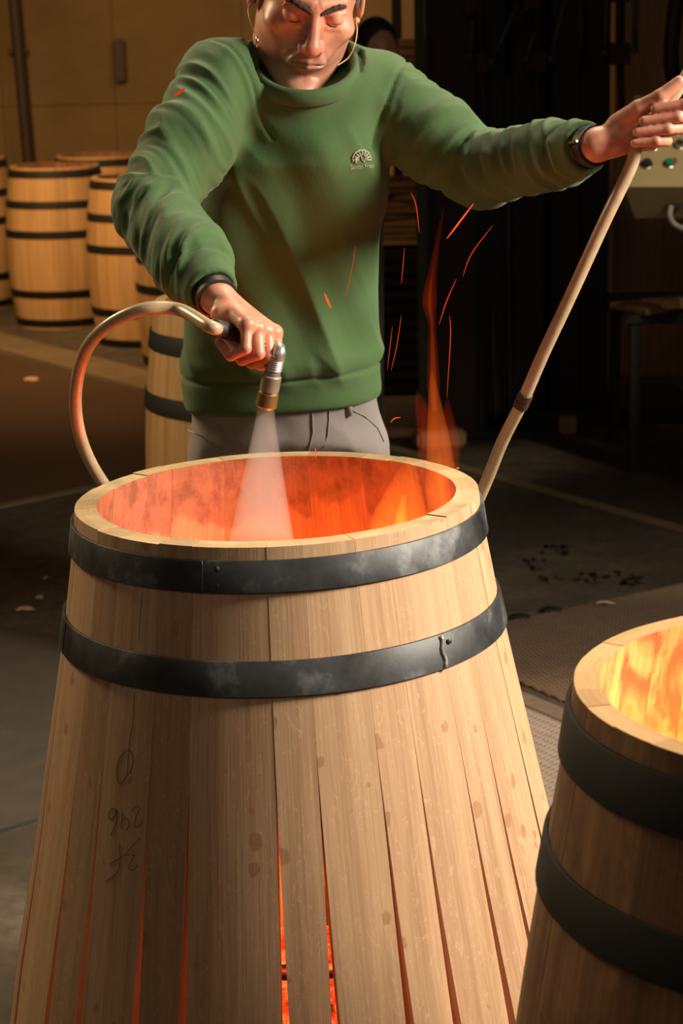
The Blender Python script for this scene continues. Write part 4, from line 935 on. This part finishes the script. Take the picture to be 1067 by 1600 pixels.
# brown timber post at the far right and the black hanging hose
ps = colm(958, 1130, 9.3, .3, 'wooden_column', M['board'], 0, 3.2, None); tag(ps, 'wide brown wooden column behind the control box at the right edge', 'column')
tag(G().tube(spline([at(1064, -40, 7.4), at(1052, 40, 7.4), at(1050, 110, 7.4), at(1075, 190, 7.4), at(1095, 260, 7.4)], 30), .028, 12).build('black_hose', M['rubber'], None, True), 'thick black hose hanging at the upper right corner', 'hose')
# control box
YC = 6.7; cb = empty('control_box', at(1040, 340, YC+.15), 'beige control box with chrome, green and red buttons behind the raised hand', 'control box')
p = lambda x, y, Y: at(x, y, Y)
fr_ = [p(978, 292, YC), p(1140, 292, YC), p(1140, 150, YC+.28), p(992, 150, YC+.28)]
Vb_ = fr_+[v+A(0, .28 if i < 2 else .02, 0) for i, v in enumerate(fr_)]
mk('sloped_panel', np.array(fr_+[fr_[0]+A(0, .32, 0), fr_[1]+A(0, .32, 0), fr_[2]+A(0, .05, 0), fr_[3]+A(0, .05, 0)]), [(0, 1, 2, 3), (5, 4, 7, 6), (0, 4, 5, 1), (1, 5, 6, 2), (2, 6, 7, 3), (3, 7, 4, 0)], M['beige'], cb, False)
lo = [p(976, 294, YC-.004), p(1140, 294, YC-.004), p(1140, 341, YC+.1), p(992, 341, YC+.1)]
mk('lower_housing', np.array(lo+[v+A(0, .22, 0) for v in lo]), [(3, 2, 1, 0), (4, 5, 6, 7), (0, 1, 5, 4), (1, 2, 6, 5), (2, 3, 7, 6), (3, 0, 4, 7)], M['beige'], cb, False)
pn = nrm(np.cross(fr_[1]-fr_[0], fr_[3]-fr_[0])); pn = pn if pn[1] < 0 else -pn; Rp = frame(pn)
def on_panel(px, py):
    d = nrm(ray(px, py)); t = ((fr_[0]-CP)@pn)/(d@pn); return CP+d*t
def button(px, py, r_, hgt, mat, lb, ring=True):
    c = on_panel(px, py)
    if ring: rg = auto(G().lathe([(r_*.95, .0), (r_*1.3, .0), (r_*1.3, .005), (r_*.95, .007)], c, 20, Rp).build('button_ring', M['chrome'], cb, True), 35)
    o = auto(G().lathe([(r_, 0), (r_, hgt*.8), (r_*.85, hgt), (.0001, hgt)], c, 20, Rp).build('button', mat, cb, True), 35); o['label'] = lb
button(1010, 258, .016, .02, M['rubber'], 'dark key switch with a chrome ring')
button(1045, 257, .015, .018, M['green_button'], 'round green push button')
button(1021, 230, .013, .014, M['chrome'], 'small chrome knob'); button(1061, 228, .015, .02, M['chrome'], 'chrome rotary knob')
button(1056, 206, .015, .018, M['red_button'], 'round red push button'); button(1064, 190, .012, .014, M['green_button'], 'small green push button')
lbp = bx(1040, 249, 1057, 265, YC+.05, .002, 'label_plate', M['red_button'], cb); lbp.location = (0, 0, 0)
c_ = on_panel(1049, 255); lbp.data.transform(Matrix.Translation(Vector(c_-wl(cb))-sum((Vector(v.co) for v in lbp.data.vertices), Vector())/len(lbp.data.vertices))); 
bx(1043, 318, 1067, 326, YC+.04, .05, 'cable_gland', M['rubber'], cb)
G().tube(spline([at(1048, 322, YC-.01), at(1046, 338, YC-.02), at(1055, 352, YC-.02), at(1075, 358, YC-.02), at(1100, 350, YC+.1)], 20), .010, 10).build('cable', M['grey_cable'], cb, True)
# bracket arm carrying the box (out of sight to the right), table with boards
G().box((at(1160, 345, YC+.2)[0], YC+.25, (at(1100, 300, YC)[2])/2), (.08, .08, at(1100, 300, YC)[2]), bev=.005).build('stand_post', M['black'], cb)
YT = 7.3; tb = empty('work_table', (at(1100, 500, YT)[0], YT+.35, 0), 'dark steel work table at the right edge carrying boards', 'table')
zt = at(975, 490, YT)[2]-.03; xa = at(972, 490, YT)[0]
G().box((xa+.6, YT+.35, zt), (1.2, .6, .035), bev=.004).build('tabletop', M['black'], tb)
for dx in (.06, 1.12):
    for dy in (.08, .62): G().box((xa+dx, YT+dy, (zt-.02)/2), (.04, .04, zt-.02), bev=.003).build('leg', M['black'], tb)
def board(x0, y0, x1, y1, w, th, Y0, Y1, mat, lb, lift=0.0, name='board'):
    a = at(x0, y0, Y0); b = at(x1, y1, Y1); a[2] = b[2] = zt+.0178+th/2+lift; d = nrm(b-a); s = A(-d[1], d[0], 0); R_ = np.stack([d, s, A(0, 0, 1)], 1)
    o = G().box((a+b)/2, (np.linalg.norm(b-a), w, th), R_, .003).build(name, mat, None); tag(o, lb, 'board'); return o
o = board(980, 484, 1200, 484, .22, .022, YT+.12, YT+.45, M['board'], 'brown board lying on the dark work table'); 
o = board(1038, 490, 1200, 470, .05, .03, YT+.03, YT+.2, M['board_pale'], 'pale narrow stave lying on the brown board at the right edge', .0225)
# green post, black post
gp = colm(651, 666, 8.0, .07, 'steel_post', M['green_paint'], 0, 3.2, None); tag(gp, 'dark green upright steel post right of the worker’s shoulder'.replace('’s', ''), 'post')
o = colm(667, 674, 8.05, .05, 'steel_post', M['black'], 0, 3.2, None); tag(o, 'thin black post right behind the green one', 'post')
o = colm(616, 631, 9.6, .06, 'steel_post', M['black'], 0, 3.2, None); tag(o, 'black post behind the wood stacks, left of the green post', 'post')
# crates with staves
rk = empty('storage_rack', (at(625, 520, 9.0)[0], 9.2, 0), 'black slatted crates stacked behind the worker under the staves', 'rack')
ztop = at(625, 388, 9.0)[2]; nsl = 11
for k in range(nsl):
    z = ztop*(k+.5)/nsl; G().box((at(610, 520, 9.0)[0]+.02, 9.0, z), (.5, .03, ztop/nsl-.02), bev=.003).build('slat', M['black'], rk)
G().box((at(610, 520, 9.0)[0]+.02, 9.28, ztop/2), (.48, .5, ztop-.01), bev=.004).build('crate_body', M['black'], rk)
ORD = 'first second third fourth fifth sixth seventh eighth ninth tenth eleventh twelfth thirteenth fourteenth'.split()
rs = random.Random(11); xw = at(615, 330, 9.0)[0]
zz = ztop+.008; n = 0; zt2 = at(620, 285, 9.0)[2]
while zz < zt2:
    th = .028; sh_ = rs.uniform(-.04, .04); an = rs.uniform(-.12, .12); R_ = np.array([[math.cos(an), -math.sin(an), 0], [math.sin(an), math.cos(an), 0], [0, 0, 1]])
    tag(G().box((xw+sh_, 9.2, zz+th/2), (.42, .35, th-.002), R_, .004).build('stave_board', M['board'] if n % 3 else M['oak_warm'], None), ORD[n]+' rough stave board from the bottom of the lower pile beside the green post', 'board', 'rough staves piled on the black crates'); zz += th; n += 1
z1_ = at(620, 205, 9.0)[2]; sf = G().box((xw+.01, 9.2, z1_-.02), (.72, .5, .03)).build('shelf', M['black'], rk); zz = z1_; zt3 = at(620, 62, 9.0)[2]; n = 0
for sx in (-.34, .36): 
    for sy in (9.0, 9.42): G().box((xw+sx, sy, (ztop+zt3)/2), (.025, .025, zt3-ztop)).build('upright', M['black'], rk)
while zz < zt3-.02:
    th = .035; sh_ = rs.uniform(-.03, .03); an = rs.uniform(-.1, .1); R_ = np.array([[math.cos(an), -math.sin(an), 0], [math.sin(an), math.cos(an), 0], [0, 0, 1]])
    tag(G().box((xw+.02+sh_, 9.2, zz+th/2), (.38, .33, th-.003), R_, .004).build('stave_board', M['board'] if n % 3 else M['oak_warm'], None), ORD[n]+' rough stave board from the bottom of the upper pile above the shoulder', 'board', 'rough staves piled on the upper shelf'); zz += th; n += 1
# scraps of wood on the floor behind the flames
c = fl(668, 672); R_ = frame((0, 0, 1), (.95, .25, 0)); 
tag(G().box(c+A(0.03, -.33, .036), (.2, .10, .07), R_, .012).build('wood_offcut', M['board'], None), 'brown wood offcut on the floor behind the tall flame', 'offcut')
c = fl(640, 690); tag(G().box(c+A(-.06, .08, .02), (.22, .07, .035), frame((0, 0, 1), (.9, -.2, 0)), .006).build('wood_offcut', M['board'], None), 'flat wood offcut on the floor nearer the trousers', 'offcut')
c = fl(866, 640); tag(G().box(c+A(0, -.5, .036), (.07, .05, .07), None, .006).build('wood_offcut', M['board'], None), 'small brown block on the floor in front of the black machine', 'offcut')

# second worker far behind
P0 = at(588, 78, 7.6)
bgp_root = A(P0[0]-.12, 7.7, 0)
def f_bg(P):
    Hc = P0+A(0, 0, 0); d = ell(P, Hc, (.076, .09, .105), frame(nrm(A(.1, -.35, 1)))); d = smin(d, ell(P, Hc+A(.03, -.03, -.045), (.055, .06, .06)), .03); d = smin(d, caps(P, Hc+A(.06, -.08, -.03), Hc+A(.065, -.085, -.045), .012), .012)
    d = smin(d, caps(P, Hc+A(-.02, .03, -.06), Hc+A(-.07, .08, -.16), .052, .06), .02)
    d = smin(d, caps(P, Hc+A(-.07, .08, -.16), Hc+A(-.23, .1, -.25), .06, .05), .02); d = smin(d, caps(P, Hc+A(-.23, .1, -.25), Hc+A(-.31, .1, -.55), .04, .035), .02); d = smin(d, caps(P, Hc+A(-.31, .1, -.55), Hc+A(-.30, .0, -.76), .035, .028), .02); d = smin(d, ell(P, Hc+A(-.30, -.02, -.80), (.03, .02, .045)), .02); return d
Vg, Qg = surf(f_bg, P0-A(.42, .25, .95), P0+A(.2, .3, .2), .008); bgp = mk('person', Vg-bgp_root, Qg, M['skin'], None, True); bgp.location = tuple(bgp_root); tag(bgp, 'dark-haired person bending down far behind the worker, mostly hidden by his shoulder', 'person')
def f_bgh(P):
    d = ell(P, P0+A(-.005, .012, .012), (.084, .098, .108), frame(nrm(A(.1, -.35, 1)))); return smax(d, -ell(P, P0+A(.055, -.09, -.06), (.07, .085, .08)), .01)
Vg, Qg = surf(f_bgh, P0-A(.14, .15, .16), P0+A(.14, .16, .16), .008); mk('hair', Vg, Qg, M['bghair'], bgp, True)
def f_bgb(P):
    c = P0+A(-.13, .1, -.25); d = caps(P, c, A(c[0]-.02, 7.78, 1.0), .15, .14); d = smin(d, caps(P, c+A(-.1, 0, 0), c+A(-.18, 0, -.3), .06, .05), .04); d = smin(d, caps(P, c+A(-.18, 0, -.3), c+A(-.17, -.07, -.48), .05, .04), .03); return d
Vg, Qg = surf(f_bgb, (P0[0]-.5, 7.4, .8), (P0[0]+.2, 8.05, 1.65), .012); mk('jacket', Vg, Qg, M['bgcloth'], bgp, True)
def f_bgl(P):
    cx = P0[0]-.14; d = caps(P, (cx-.08, 7.78, .95), (cx-.1, 7.75, .1), .09, .06); return smin(d, caps(P, (cx+.07, 7.8, .95), (cx+.09, 7.82, .1), .09, .06), .03)
Vg, Qg = surf(f_bgl, (P0[0]-.4, 7.55, .02), (P0[0]+.2, 8.02, 1.12), .012); mk('trousers', Vg, Qg, M['bgcloth'], bgp, True)
for sx, sy in ((-.24, 7.75), (-.05, 7.82)):
    G().tube([(P0[0]+sx, sy+.06, .045), (P0[0]+sx, sy, .05), (P0[0]+sx+.01, sy-.14, .035)], [.04, .048, .03], 12).build('shoe', M['shoe'], bgp, True)
